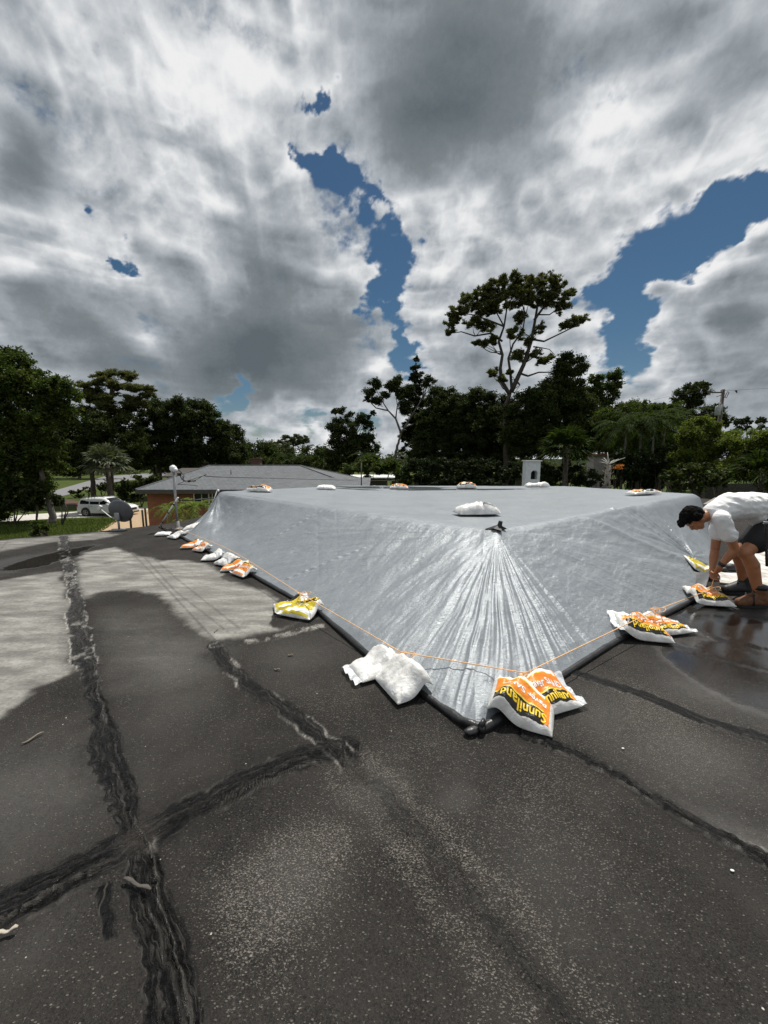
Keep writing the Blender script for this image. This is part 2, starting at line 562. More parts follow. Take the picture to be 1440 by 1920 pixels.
# ------------------------------------------------------------------ roof surface
ROOF = [at_z(-60, 1016)[:2], at_z(0, 1012)[:2], at_z(200, 995)[:2], at_z(300, 984)[:2], (-4.9, 9.6), (-4.6, 19.5), (9.8, 19.5), (13.5, 12.0), (13.5, -5), (-9, -5)]
ROOF = [(float(a), float(b)) for a, b in ROOF]
def pts_of(l): return [p2(x, y) for x, y in l]
S_MAIN = pts_of([(118, 1006), (122, 1040), (133, 1075), (140, 1110), (150, 1190), (172, 1290), (192, 1370), (212, 1450), (228, 1530), (258, 1600), (282, 1700), (310, 1800), (335, 1935)])
S_CROSS = pts_of([(650, 1400), (625, 1408), (540, 1430), (450, 1470), (370, 1515), (290, 1560), (200, 1600), (110, 1650), (0, 1700), (-90, 1740)])
S_MID = pts_of([(398, 1212), (470, 1290), (560, 1352), (640, 1415), (668, 1440)])
S_CHIP = pts_of([(400, 1212), (470, 1203), (540, 1190), (605, 1172)])
S_DIAG = pts_of([(640, 1415), (780, 1560), (880, 1680), (980, 1800), (1080, 1935)])
S_RIGHT = pts_of([(985, 1380), (1070, 1412), (1200, 1480), (1340, 1568), (1450, 1625), (1560, 1690)])
S_LAP = pts_of([(1075, 1262), (1200, 1302), (1320, 1352), (1460, 1392), (1560, 1420)])
S_RIDGE = pts_of([(940, 1420), (1080, 1505), (1220, 1600), (1340, 1680), (1460, 1745)])
LAPS = [pts_of([(205, 995), (300, 1090), (412, 1210)]), pts_of([(228, 992), (330, 1085), (450, 1180)]), pts_of([(140, 1100), (150, 1130), (200, 1330)]),
        pts_of([(1180, 1190), (1300, 1225), (1450, 1262)]), pts_of([(-20, 1075), (140, 1062), (300, 1045)]), pts_of([(1240, 1178), (1340, 1196), (1460, 1222)]),
        pts_of([(18, 1010), (-10, 1045), (-60, 1100)]), pts_of([(270, 1045), (330, 1110), (420, 1180)])]
DRY = [(pts_of([(-100, 1098), (0, 1088), (60, 1078), (112, 1072), (126, 1095), (136, 1180), (142, 1255), (75, 1288), (20, 1330), (-100, 1420)]), 0.95, 0.05),
       (pts_of([(142, 1055), (160, 1036), (215, 1026), (270, 1046), (300, 1052), (350, 1050), (392, 1058), (430, 1085), (500, 1112), (530, 1140), (590, 1160), (470, 1192), (400, 1204), (345, 1160), (300, 1116), (240, 1104), (190, 1110), (152, 1126)]), 1.0, 0.06),
       (pts_of([(-60, 1018), (0, 1014), (115, 1004), (200, 997), (220, 1003), (180, 1012), (100, 1016), (0, 1034), (-60, 1040)]), 0.8, 0.10),
       (pts_of([(230, 1150), (300, 1160), (340, 1195), (330, 1260), (240, 1230), (200, 1180)]), 0.30, 0.5)]
def make_roof():
    da = 0.0021
    th = np.concatenate([np.arange(-0.86, 0.88, da), np.linspace(0.9, 2 * math.pi - 0.88, 60)])
    _, rmax = outline_r(th, ROOF)
    r0 = 0.35
    nr = 520
    t = np.linspace(0, 1, nr)
    Rr = r0 * (rmax[None, :] / r0) ** t[:, None]
    X = (Rr * np.sin(th)[None, :]).ravel(); Y = (Rr * np.cos(th)[None, :]).ravel()
    P = np.stack([X, Y], 1)
    wob = lambda f, s: fbm(P3(X * f, Y * f), 4, seed=s)
    n1, n2 = wob(5, 101), wob(5, 102)
    n3, n4 = wob(22, 103), wob(22, 104)
    Pw = P + np.stack([n1, n2], 1) * 0.035 + np.stack([n3, n4], 1) * 0.018
    tar = np.zeros(len(P)); chalk = np.zeros(len(P)); rope = np.zeros(len(P)); flakes = np.zeros(len(P)); stain = np.zeros(len(P)); ss_ = np.zeros(len(P)); uu_ = np.zeros(len(P)); z = np.zeros(len(P))
    nb = wob(2.2, 110)
    def seam(line, width, rim=0.0, strength=1.0, ridge=1.0, seed=1, far=None, strands=4):
        nonlocal tar, chalk, z, rope, flakes, stain, ss_, uu_
        d, s, side = poly_dist(Pw, line)
        w = width * (1 + 0.25 * vnoise(P3(s * 2.0, seed * 7.0 + 0 * s), seed))
        w = w * (1 + 0.10 * n3 + 0.08 * n4)
        m = sstep(w, w * 0.72, d)
        Le = sum(math.hypot(b[0] - a[0], b[1] - a[1]) for a, b in zip(line[:-1], line[1:]))
        if seed in (3, 4): m = m * sstep(Le, Le - .14, s + .06 * n3)
        stain = np.maximum(stain, sstep(w * 2.3, w * 0.9, d) * 0.8 * strength * (0.6 + 0.8 * n1))
        fade = 1.0 if far is None else sstep(far[0], far[1], s)
        # long ropy tar ridges along the seam
        u = d * side
        rr = fbm(P3(s * 4.2, u * 26 + seed), 4, 0.6, seed=seed + 50)
        rg = np.clip(1 - np.abs(rr) * 6.5, 0, 1) ** 2 * sstep(-.3, .3, vnoise(P3(s * 3, seed * 3.0 + u * 8), seed + 55))
        lump = fbm(P3(s * 16, u * 34), 4, seed=seed + 70)
        for q in range(strands):
            off = w * (-.8 + 1.6 * (q + .5) / strands) + 0.030 * fbm(P3(s * 3.4, q * 5.0 + seed), 3, seed=seed + 60 + q)
            wd = 0.0048 * (1 + .4 * vnoise(P3(s * 9, q * 3.0), seed + 61))
            on = sstep(-.35, -.05, vnoise(P3(s * 2.3, q * 9.0 + seed), seed + 64 + q))
            rg = np.maximum(rg * .5, np.exp(-((u - off) / wd) ** 2) * on)
        ss_ = np.where(m >= tar * .999, s + seed * 10, ss_); uu_ = np.where(m >= tar * .999, u, uu_)
        tar = np.maximum(tar, m * strength * fade)
        rope = np.maximum(rope, m * rg * fade)
        z += m * fade * ridge * (0.005 + 0.017 * rg + 0.012 * lump)
        edge = np.exp(-((d - w * 0.95 + .010 * n4) / (0.007)) ** 2) * (0.6 + 0.8 * n4) * sstep(-0.05, 0.35, vnoise(P3(s * 5, side * 3.0), seed + 90) + .3 * n3) * rim
        Lt = sum(math.hypot(b[0] - a[0], b[1] - a[1]) for a, b in zip(line[:-1], line[1:]))
        chalk = np.maximum(chalk, edge * sstep(Lt, Lt - .15, s))
        return d, s, side, m, w
    d, s, side, m, w = seam(S_MAIN, 0.068, 0.0, 0.95, 1.0, 1)
    farp = sstep(2.6, 3.6, Y) * m                                     # further off the tar has weathered grey
    sl = poly_dist(Pw, S_MAIN)[1]
    chalk = np.maximum(chalk, np.exp(-((d - w * 0.92) / 0.006) ** 2) * sstep(2.2, 3.0, Y) * sstep(-0.1, 0.3, n3 * 2 + n1) * 0.8)
    chalk = np.maximum(chalk, m * sstep(0.32, 0.6, n1 + 0.6 * n3) * sstep(2.0, 2.8, Y) * 0.6)
    grey = farp * 0.55
    seam(S_CROSS, 0.078, 0.15, 1.0, 1.0, 2)
    d2, s2, sd2, m2, w2 = seam(S_MID, 0.055, 1.0, 0.8, 1.0, 3)
    seam(S_CHIP, 0.05, 1.0, 0.25, 0.6, 4)
    dc, sc, _ = poly_dist(Pw, S_CHIP)
    chalk = np.maximum(chalk, sstep(0.055, 0.02, dc) * sstep(-0.15, 0.3, n1 + n3) * 0.6)
    # spread of tar in the corner below the left edge of the cloth
    seam(S_DIAG, 0.032, 0.0, 0.36, 0.8, 5, strands=2)
    seam(S_RIGHT, 0.045, 0.0, 1.0, 1.2, 6, strands=2)
    dr, srr, sdr = poly_dist(Pw, S_RIGHT)
    up = sdr > 0
    chalk = np.maximum(chalk, np.exp(-((dr - 0.056) / 0.010) ** 2) * up * sstep(0.8, 1.3, srr) * sstep(-0.2, 0.2, n3 + n1) * 0.9)
    haloR = np.exp(-np.clip(dr - 0.05, 0, 9) / 0.12) * up * sstep(0.3, 1.2, srr) * sstep(3.2, 2.2, srr) * 0.6
    dl, sl2, sdl = poly_dist(P, S_LAP)
    lapm = sstep(0.05, 0.046, dl)
    tar = np.maximum(tar, lapm * 0.75)
    lapline = np.exp(-((dl - 0.046) / 0.006) ** 2)
    z += lapm * 0.010
    chalk = np.maximum(chalk, lapline * (sdl > 0) * sstep(0.5, 1.2, sl2) * 0.35 * sstep(0.0, 0.3, n3 + .2))
    dg, sg, _ = poly_dist(Pw, S_RIDGE)
    z += 0.012 * np.exp(-(dg / 0.05) ** 2)
    # little black patch strip, and the junction rubble
    rect = pts_of([(168, 1665), (205, 1655), (212, 1755), (190, 1770)])
    sdr2 = poly_sd(Pw, rect); mr = sstep(-0.004, 0.01, sdr2)
    tar = np.maximum(tar, mr); z += mr * 0.006
    jx, jy = p2(262, 1575)
    dj = np.hypot(Pw[:, 0] - jx, Pw[:, 1] - jy)
    grey = np.maximum(grey, sstep(0.12, 0.04, dj) * 0.9)
    chalk = np.maximum(chalk, sstep(0.05, 0.01, np.hypot(Pw[:, 0] - p2(285, 1590)[0], Pw[:, 1] - p2(285, 1590)[1]) - 0.04 * n3) * 0.45 * sstep(-.1, .2, n4))
    # laps of the felt
    lap = np.zeros(len(P))
    for L in LAPS:
        dd, ss, sd = poly_dist(P, L)
        lap = np.maximum(lap, np.exp(-(dd / 0.007) ** 2))
        z += 0.004 * sstep(-0.01, 0.0, dd * sd) * (dd < 0.3) * sstep(0.3, 0.05, dd)
    dry = np.zeros(len(P))
    Pd = P + np.stack([n1, n2], 1) * 0.07 + np.stack([n3, n4], 1) * 0.03
    for poly, a, soft in DRY:
        dry = np.maximum(dry, a * sstep(-soft, soft, poly_sd(Pd, poly)))
    # dark damp patches inside the pale area
    for (px, py, rx, ry, k) in ((545, 1150, 34, 22, 1), (455, 1075, 34, 14, .8), (385, 1030, 90, 26, .0)):
        cx, cy = p2(px, py)
        e1 = math.hypot(*(np.array(p2(px + rx, py)) - np.array((cx, cy))))
        e2 = math.hypot(*(np.array(p2(px, py - ry)) - np.array((cx, cy))))
        dd = np.sqrt(((Pd[:, 0] - cx) / e1) ** 2 + ((Pd[:, 1] - cy) / e2) ** 2)
        dry *= 1 - k * sstep(1.0, 0.93, dd)
    wet = np.zeros(len(P))
    for (px, py, rx, ry, k, soft) in ((95, 1046, 42, 20, 1.0, .75), (30, 1058, 70, 20, .45, .6), (1300, 1165, 60, 26, .75, .5), (1385, 1180, 110, 56, .95, .6), (1345, 1262, 80, 60, .95, .6), (1430, 1270, 80, 70, .95, .6), (1330, 1130, 160, 26, .5, .5)):
        cx, cy = p2(px, py)
        e1 = math.hypot(*(np.array(p2(px + rx, py)) - np.array((cx, cy))))
        e2 = math.hypot(*(np.array(p2(px, py - ry)) - np.array((cx, cy))))
        dd = np.sqrt(((Pd[:, 0] - cx) / e1) ** 2 + ((Pd[:, 1] - cy) / e2) ** 2) + 0.25 * n1
        wet = np.maximum(wet, k * sstep(1.0, soft, dd))
    wet = np.clip(wet, 0, 1)
    # worn pale flecks where the granules have gone
    fl = 0.22 + 0.25 * nb
    for (px, py, r, k) in ((540, 1640, .20, 1.0), (470, 1700, .14, .8), (600, 1590, .14, .7), (720, 1470, .20, .45), (780, 1580, .16, .5), (620, 1320, .25, .35), (1180, 1390, .35, .45), (1250, 1340, .3, .5),
                           (1330, 1420, .3, .4), (900, 1690, .22, .35), (1050, 1560, .3, .35), (660, 1430, .15, .5), (1000, 1480, .2, .3), (800, 1380, .25, .35), (560, 1800, .2, .3), (1200, 1300, .3, .4)):
        cx, cy = p2(px, py)
        fl += k * np.exp(-(((Pd[:, 0] - cx) ** 2 + (Pd[:, 1] - cy) ** 2) / (r * r)))
    dd, ss, _ = poly_dist(Pd, S_DIAG)
    fl += 0.5 * np.exp(-((dd - 0.10) / 0.05) ** 2)
    haze = 0.0
    warm = np.clip(0.5 + 0.9 * wob(1.1, 140), 0, 1)
    lumn = wob(0.7, 141)
    # chalky residue films, smooth light grey
    film = np.clip(haloR, 0, 1)
    for (px, py, rx, k) in ((1150, 1340, .30, .22), (1280, 1410, .35, .28), (1010, 1620, .25, .12), (700, 1480, .15, .2), (540, 1640, .14, .22), (330, 1330, .3, .14), (1350, 1300, .35, .35), (850, 1500, .10, .16), (60, 1480, .4, .25), (90, 1720, .12, .12), (560, 1230, .4, .15), (345, 1240, .35, .25)):
        cx, cy = p2(px, py)
        film = np.maximum(film, k * np.exp(-(((Pd[:, 0] - cx) ** 2 + (Pd[:, 1] - cy) ** 2) / (rx * rx))))
    Z = np.minimum(z, 0.05) + 0.004 * wob(1.5, 150) - wet * 0.003
    V = np.stack([X, Y, Z], 1)
    nA = len(th)
    idx = np.arange(nr * nA).reshape(nr, nA)
    nx = np.roll(idx, -1, axis=1)
    F = np.stack([idx[:-1], idx[1:], nx[1:], nx[:-1]], 2).reshape(-1, 4)
    base = thing('flat_roof_building', 'low building whose flat dark felt roof with tar seams fills the foreground', 'building', (0, 5, GROUND))
    # material
    t = NT('roof_felt')
    co = t.coord('Object')
    gran = t.noise(co, 170, 3, 0.7)
    mid = t.noise(co, 38, 5, 0.65)
    low = t.noise(co, 2.6, 6, 0.6)
    low2 = t.noise(t.coord('Object', (1.2, 3.4, 1), (0, 0, R(38))), 2.2, 6, 0.62)
    dark = t.mix(t.attr('warm'), (.0105, .0105, .0112), (.0140, .0120, .0104))
    dark = t.mix(t.ramp(gran, [(0.36, 0.0), (0.68, 1.0)]), t.mix(0.88, dark, (0.003, 0.003, 0.003)), t.mix(0.24, dark, (.125, .117, .108)))
    dark = t.mix(t.ramp(mid, [(0.3, 0.0), (0.7, .34)]), dark, (.012, .011, .010))
    dark = t.mix(t.ramp(low, [(0.36, 0.0), (0.72, 0.50)]), dark, (.050, .046, .042))
    # elongated pale flecks
    vo = t.n('TexVoronoi', {'feature': 'F1'}, Vector=t.coord('Object', (1.0, 1.7, 1.0), (0, 0, R(25))), Scale=78.0, Randomness=1.0)
    rnd = t.n('SeparateColor', None, Color=vo.outputs['Color']).outputs[0]
    spot = t.ramp(vo.outputs['Distance'], [(0.22, 1.0), (0.42, 0.0)])
    sel = t.math('GREATER_THAN', t.math('ADD', t.math('MULTIPLY', t.attr('fleck'), 0.62), rnd), 0.93)
    fk = t.math('MULTIPLY', t.math('MULTIPLY', spot, sel), t.math('MULTIPLY', t.ramp(mid, [(0.35, 0.25), (0.65, 1.0)]), 0.75))
    fn = t.noise(t.coord('Object', (1.0, 1.6, 1.0), (0, 0, R(25))), 125, 3, 0.75, 0.5)
    fl_ = t.math('MULTIPLY', t.ramp(t.math('ADD', fn, t.math('MULTIPLY', t.attr('fleck'), 0.11)), [(0.615, 0.0), (0.72, 1.0)]), 0.9)
    fk = t.math('MAXIMUM', fk, fl_)
    dark = t.mix(fk, dark, t.mix(gran, (.06, .055, .049), (.36, .33, .29)))
    vo2 = t.n('TexVoronoi', {'feature': 'F1'}, Vector=co, Scale=17.0, Randomness=1.0)
    r2 = t.n('SeparateColor', None, Color=vo2.outputs['Color']).outputs[1]
    chip = t.math('MULTIPLY', t.ramp(vo2.outputs['Distance'], [(0.045, 1.0), (0.07, 0.0)]), t.math('GREATER_THAN', r2, 0.93))
    dark = t.mix(chip, dark, (.55, .52, .46))
    dryc = t.ramp(t.math('ADD', t.math('MULTIPLY', low2, 0.7), t.math('MULTIPLY', mid, 0.3)), [(0.32, (.105, .102, .094)), (0.48, (.185, .181, .168)), (0.66, (.350, .343, .316))])
    dryc = t.mix(t.ramp(gran, [(0.3, 0.35), (0.6, 0.0)]), dryc, (.09, .088, .08))
    col = t.mix(t.attr('dry'), dark, dryc)
    col = t.mix(t.math('MULTIPLY', t.attr('film'), t.ramp(mid, [(0.25, .5), (0.7, 1.0)])), col, (.20, .195, .185))
    col = t.mix(t.math('MULTIPLY', t.attr('lap'), 0.55), col, (.045, .043, .040))
    tarc = t.mix(t.ramp(t.noise(co, 60, 4, 0.7), [(0.45, 0.0), (0.75, 1.0)]), (.0050, .0048, .0048), (.022, .020, .019))
    fv = t.n('CombineXYZ', None, X=t.math('MULTIPLY', t.attr('seam_s'), 7.0), Y=t.math('MULTIPLY', t.attr('seam_u'), 85.0), Z=0.0)
    fib = t.noise(fv, 1.0, 6, 0.7, 0.5)
    fib2 = t.noise(fv, 2.4, 5, 0.75, 0.3)
    fibr = t.math('ABSOLUTE', t.math('SUBTRACT', fib, 0.5))
    tarc = t.mix(t.ramp(fib, [(0.52, 0.0), (0.66, 0.85)]), tarc, (.075, .069, .062))
    tarc = t.mix(t.ramp(fib2, [(0.62, 0.0), (0.74, 0.7)]), tarc, (.15, .14, .125))
    tarc = t.mix(t.ramp(fibr, [(0.0, 0.95), (0.035, 0.0)]), tarc, (.0015, .0015, .0015))
    tarc = t.mix(t.math('MULTIPLY', t.attr('grey'), 0.6), tarc, (.060, .054, .048))
    tarc = t.mix(t.math('MULTIPLY', t.attr('rope'), 0.7), tarc, (.095, .088, .078))  # ridges coloured paler: the sun's highlight on the tar, painted in
    col = t.mix(t.math('MULTIPLY', t.attr('stain'), t.ramp(mid, [(0.3, .9), (0.7, .4)])), col, (.013, .012, .0115))
    col = t.mix(t.ramp(t.math('ADD', t.attr('tar'), t.math('MULTIPLY', t.math('SUBTRACT', mid, 0.5), 0.9)), [(0.30, 0.0), (0.62, 1.0)]), col, tarc)
    col = t.mix(t.math('MULTIPLY', t.attr('chalk'), t.ramp(mid, [(0.35, 0.2), (0.6, 1.0)])), col, (.52, .50, .46))
    col = t.mix(t.math('MULTIPLY', t.attr('wet'), 0.65), col, (.014, .012, .011))
    rough = t.mix(t.attr('tar'), (.78, .78, .78), t.ramp(t.noise(co, 45, 3, 0.6), [(0.35, .13), (0.65, .45)]))
    rough = t.mix(t.attr('wet'), rough, (.035, .035, .035))
    spec = t.math('ADD', 0.10, t.math('ADD', t.math('MULTIPLY', t.attr('wet'), 0.40), t.math('MULTIPLY', t.attr('tar'), 0.28)))
    h = t.math('ADD', t.math('MULTIPLY', gran, 0.6), t.math('MULTIPLY', mid, 0.9))
    h = t.math('ADD', h, t.math('MULTIPLY', fk, 1.0))
    h = t.math('ADD', h, t.math('MULTIPLY', t.math('MULTIPLY', t.attr('tar'), t.math('ADD', t.noise(co, 42, 5, 0.65), t.math('MULTIPLY', fib, 2.2))), 4.5))
    bst = t.math('MULTIPLY', t.math('SUBTRACT', 1.0, t.attr('wet')), t.math('SUBTRACT', 0.75, t.math('MULTIPLY', t.attr('dry'), 0.35)))
    nb_ = t.n('Bump', None, Height=h, Strength=bst, Distance=0.009)
    t.principled(Base_Color=col, Roughness=rough, Normal=nb_, Specular_IOR_Level=spec)
    mk('roof_surface', V, F, t.m, base, attrs=dict(tar=np.clip(tar - mr * 0, 0, 1), dry=np.clip(dry, 0, 1), wet=wet, chalk=np.clip(chalk, 0, 1), rope=np.clip(rope, 0, 1), stain=np.clip(stain, 0, 1), seam_s=ss_, seam_u=uu_, fleck=np.clip(fl, 0, 1.2), warm=warm, lap=lap, grey=np.clip(grey, 0, 1), film=film))
    # walls under the roof, set in a little, and a thin drip edge round it
    stucco = simple('stucco_wall', (.55, .52, .46), .9, scale=3, bump=.4)
    cx, cy = 1.5, 6.0
    inn = [(cx + (x - cx) * 0.955, cy + (y - cy) * 0.955) for x, y in ROOF][::-1]
    m = MB(); m.prism(inn, GROUND, -0.10); m.build('wall', stucco, base, smooth=False)
    met = simple('drip_edge_metal', (.30, .29, .27), .5, .6)
    m = MB()
    n = len(ROOF)
    for i in range(n):
        a, b = Vector((*ROOF[i], -.055)), Vector((*ROOF[(i + 1) % n], -.055))
        L = (b - a).length; ang = math.atan2((b - a).y, (b - a).x)
        m.box((a + b) / 2, (L + .02, .025, .09), (0, 0, ang))
    m.build('drip_edge', met, base, smooth=False)
    return base
make_roof()
def roof_bump_z(x, y): return 0.0

# debris lying on the felt
def sticks():
    wood = simple('dry_twig', (.16, .14, .11), .9, scale=30)
    pale = simple('pale_chip', (.42, .38, .31), .9, scale=30)
    for k, (px, py, L, ang, lab) in enumerate(((62, 1383, .09, 60, 'short dark twig lying on the felt left of the main tar seam'), (405, 1182, .05, 80, 'tiny loop of twig on the pale felt above the chalky corner'),
                                 (545, 1195 + 33, .05, -30, 'small dark curl of bark on the felt below the green printed bag'), (520, 1255, .06, -35, 'dark twig on the felt left of the white bag pair'))):
        p = at_z(px, py, 0.012); m = MB(); a = R(ang)
        q = [(p.x + math.cos(a) * L * t, p.y + math.sin(a) * L * t + 0.01 * math.sin(t * 5), .012 + .004 * math.sin(t * 7)) for t in np.linspace(-.5, .5, 7)]
        m.tube(q, [.003, .005, .006, .006, .005, .004, .002], 6)
        tag(m.build('twig', wood), lab, 'twig')
    for (x0, y0, x1, y1, r, lab) in ((232, 1646, 283, 1668, .006, 'broken grey flake of tar lying across the seam junction'), (-10, 1752, 34, 1738, .006, 'pale strip of peeled felt at the lower left tar patch')):
        a, b = at_z(x0, y0, .022), at_z(x1, y1, .020)
        m = MB()
        q = [a.lerp(b, t) + Vector((0, 0, .006 * math.sin(9 * t))) for t in np.linspace(0, 1, 8)]
        m.tube(q, [r * .7, r, r * 1.2, r, r * .9, r * 1.1, r * 1.2, r * .6], 7, sy=.45)
        tag(m.build('felt_flake', pale if x0 < 0 else simple('tar_flake', (.075, .068, .06), .8, scale=40, bump=.5)), lab, 'debris')
    for (px, py, r, lab) in ((1373, 1632, .010, 'pale leaf scrap below the black tar line'), (1168, 1403, .010, 'small pale scrap on the felt right of the front bag pair')):
        p = at_z(px, py, .008); m = MB(); m.ball(p, (r * .8, r * .5, r * .25), 8, 5)
        tag(m.build('pebble_chip', simple('white_chip', (.75, .72, .66), .8)), lab, 'debris')
sticks()

# ------------------------------------------------------------------ the tarpaulin
def make_tarp():
    thc = [math.atan2(x, y) for x, y in HEM]
    t0, t1 = min(math.atan2(x, y) for x, y in OUT) + 1e-4, max(math.atan2(x, y) for x, y in OUT) - 1e-4
    base_t = np.linspace(t0, t1, 900); st = base_t[1] - base_t[0]
    cor = [t for t in thc if t0 + st < t < t1 - st]
    base_t = np.array([t for t in base_t if all(abs(t - c) > st * .6 for c in cor)])
    th = np.sort(np.concatenate([base_t, cor]))
    rin, rout = outline_r(th, OUT)
    nr = 520
    tt = np.linspace(0, 1, nr)
    Rr = rin[None, :] * (rout / rin)[None, :] ** tt[:, None]
    X = (Rr * np.sin(th)).ravel(); Y = (Rr * np.cos(th)).ravel()
    P = np.stack([X, Y], 1)
    z, plat, dpl, s, dout = tarp_height(P)
    ax, ay = 1.19, 4.0
    dx, dy = X - ax, Y - ay
    da = np.hypot(dx, dy)
    ph = np.arctan2(dx, -dy)                      # 0 straight down towards the camera
    hemf = sstep(0.0, 0.10, dout)
    slope = (~plat) * sstep(0.0, 0.10, dpl)
    # folds that fan out from the peak to the front corner
    fan = np.exp(-((ph + 0.18) / 0.50) ** 2) * slope
    fw = fbm(P3(X * 1.4, Y * 1.4), 3, seed=201)
    f1 = fbm(P3(ph * 8.5 + 0.25 * fw, da * 0.35), 4, 0.62, seed=210)
    f2 = 1 - np.abs(fbm(P3(ph * 17 + 0.4 * fw, da * 0.7), 3, seed=215)) * 2
    w = fan * sstep(0.02, 0.7, da) * (0.048 * f1 + 0.014 * f2 + 0.012)
    # gentler folds over the whole near slopes
    ripx = fbm(P3(X * 2.2 + Y * 1.2, Y * 5.2 - X * 3.1), 4, seed=220)
    w += slope * 0.015 * ripx
    w += slope * (1 - .6 * fan) * 0.0055 * fbm(P3(ph * 34 + fw * .8, da * 2.2), 4, 0.6, seed=225) * sstep(0.2, 1.0, da)
    lng = fbm(P3(X * 3.2 + Y * 3.6, (Y - X) * 13.0), 4, 0.6, seed=226)
    w += slope * (1 - fan) * 0.006 * lng
    f3 = fbm(P3(ph * 5.0 + 0.5 * fw, da * 0.5), 4, seed=230)
    w += slope * (1 - fan) * 0.026 * f3 * sstep(0.2, 1.2, da)
    # long sagging swoops at the far left end, hanging from the left plateau corner
    bx, by = -3.82, 8.78
    db = np.hypot(X - bx, Y - by); pb = np.arctan2(X - bx, -(Y - by))
    sw = np.exp(-(db / 2.6) ** 2) * slope
    w += sw * (0.075 * np.sin(pb * 9 + 1.2 * fw) * sstep(0.1, 1.0, db) + 0.02 * fbm(P3(pb * 14, db * 1.2), 3, seed=240))
    # folds at the right end by the worker
    cx, cy = 4.3, 5.2
    dc = np.hypot(X - cx, Y - cy); pc = np.arctan2(X - cx, -(Y - cy))
    w += np.exp(-(dc / 1.5) ** 2) * slope * 0.035 * fbm(P3(pc * 6 + fw, dc * 1.6), 4, seed=250)
    # a long fold running to the right corner
    d, a_, _ = poly_dist(P, [(2.3, 4.9), (3.3, 4.8), (4.4, 5.0)])
    w += 0.035 * np.exp(-(d / 0.07) ** 2) * slope * sstep(0, .5, a_)
    # top surface
    w += plat * (0.010 * fbm(P3(X * 1.3, Y * 2.0), 4, seed=260) + 0.004 * fbm(P3(X * 7, Y * 7), 3, seed=261))
    # welded seams: rows of small puckers running down the cloth
    seamf = np.zeros(len(P))
    for (x0, y0, x1, y1) in SEAMS:
        d, a_, sd = poly_dist(P, [(x0, y0), (x1, y1)])
        L = math.hypot(x1 - x0, y1 - y0)
        en = sstep(0, .1, a_) * sstep(L, L - .1, a_)
        puck = np.sin(a_ * 62 + sd * d * 60)
        seamf = np.maximum(seamf, np.exp(-(d / 0.020) ** 2) * en)
        w += np.exp(-(d / 0.016) ** 2) * en * (0.010 + 0.008 * puck)
    w *= hemf
    wet = np.zeros(len(P))
    for (cx, cy, a, b, rot) in ((0.3, 13.2, 2.6, .9, -.2), (2.6, 11.9, 2.6, .45, .1), (1.2, 15.0, 2.5, .6, .0), (-1.0, 12.2, 1.3, .3, -.5)):
        c, sn = math.cos(rot), math.sin(rot)
        u = (X - cx) * c + (Y - cy) * sn; v = -(X - cx) * sn + (Y - cy) * c
        wet = np.maximum(wet, sstep(1.05, .8, np.sqrt((u / a) ** 2 + (v / b) ** 2) + 0.3 * fw))
    wet = wet * plat
    w = w * (1 - wet)
    G = z.reshape(nr, len(th)).copy(); G0 = G.copy()
    for _ in range(2):
        for ax_ in (0, 1):
            k = 5
            pad = [(k, k), (0, 0)] if ax_ == 0 else [(0, 0), (k, k)]
            cs = np.cumsum(np.pad(G, pad, mode='edge'), axis=ax_)
            G = (cs[2 * k:] - np.concatenate([np.zeros((1, G.shape[1])), cs[:-2 * k - 1]])) / (2 * k + 1) if ax_ == 0 else (cs[:, 2 * k:] - np.concatenate([np.zeros((G.shape[0], 1)), cs[:, :-2 * k - 1]], 1)) / (2 * k + 1)
    keepA = np.exp(-(da / .22) ** 2)                      # the tip over the pipe cap stays sharp
    mx_ = sstep(0.05, 0.5, dout) * (1 - keepA)
    z = G.ravel() * mx_ + z * (1 - mx_)
    Z = z + w + 0.022
    global TARP_EXTRA
    V = np.stack([X, Y, Z], 1)
    nA = len(th)
    idx = np.arange(nr * nA).reshape(nr, nA)
    F = np.stack([idx[:-1, :-1], idx[:-1, 1:], idx[1:, 1:], idx[1:, :-1]], 2).reshape(-1, 4)[:, ::-1]
    t = NT('tarp_poly')
    co = t.coord('Object')
    weave = t.noise(t.coord('Object', (1, 3.0, 1), (0, 0, R(40))), 24, 6, 0.65, 0.5)
    weave2 = t.noise(t.coord('Object', (1, 2.6, 1), (0, 0, R(-55))), 15, 5, 0.65, 0.5)
    crk = t.n('TexVoronoi', {'feature': 'DISTANCE_TO_EDGE'}, Vector=t.mix(0.06, co, t.n('TexNoise', None, Vector=co, Scale=6.0, Detail=3.0).outputs[1], 'ADD'), Scale=9.0).outputs['Distance']
    big = t.noise(co, 1.6, 4, 0.6)
    col = t.ramp(big, [(0.3, (.200, .222, .243)), (0.7, (.245, .268, .290))])
    col = t.mix(t.ramp(weave, [(0.35, 0.0), (0.75, 0.25)]), col, (.30, .325, .345))
    col = t.mix(t.math('MULTIPLY', t.attr('seam'), 0.25), col, (.40, .42, .44))
    h = t.math('ADD', t.math('MULTIPLY', weave, 0.8), t.math('MULTIPLY', weave2, 0.9))
    h = t.math('ADD', h, t.math('MULTIPLY', t.ramp(crk, [(0.0, 0.0), (0.09, 1.0)]), 0.03))
    bst = t.math('SUBTRACT', 0.62, t.math('MULTIPLY', t.attr('wet'), 0.6))
    nb_ = t.n('Bump', None, Height=h, Strength=bst, Distance=0.0105)
    rough = t.mix(t.attr('wet'), t.ramp(weave2, [(0.3, .38), (0.7, .50)]), (.04, .04, .04))
    t.principled(Base_Color=col, Roughness=rough, Metallic=0.28, Normal=nb_, Specular_IOR_Level=0.55)
    tr = thing('tarpaulin', 'large silver grey tarpaulin stretched over the raised part of the roof', 'tarpaulin', (HEM[6][0], HEM[6][1], 0))
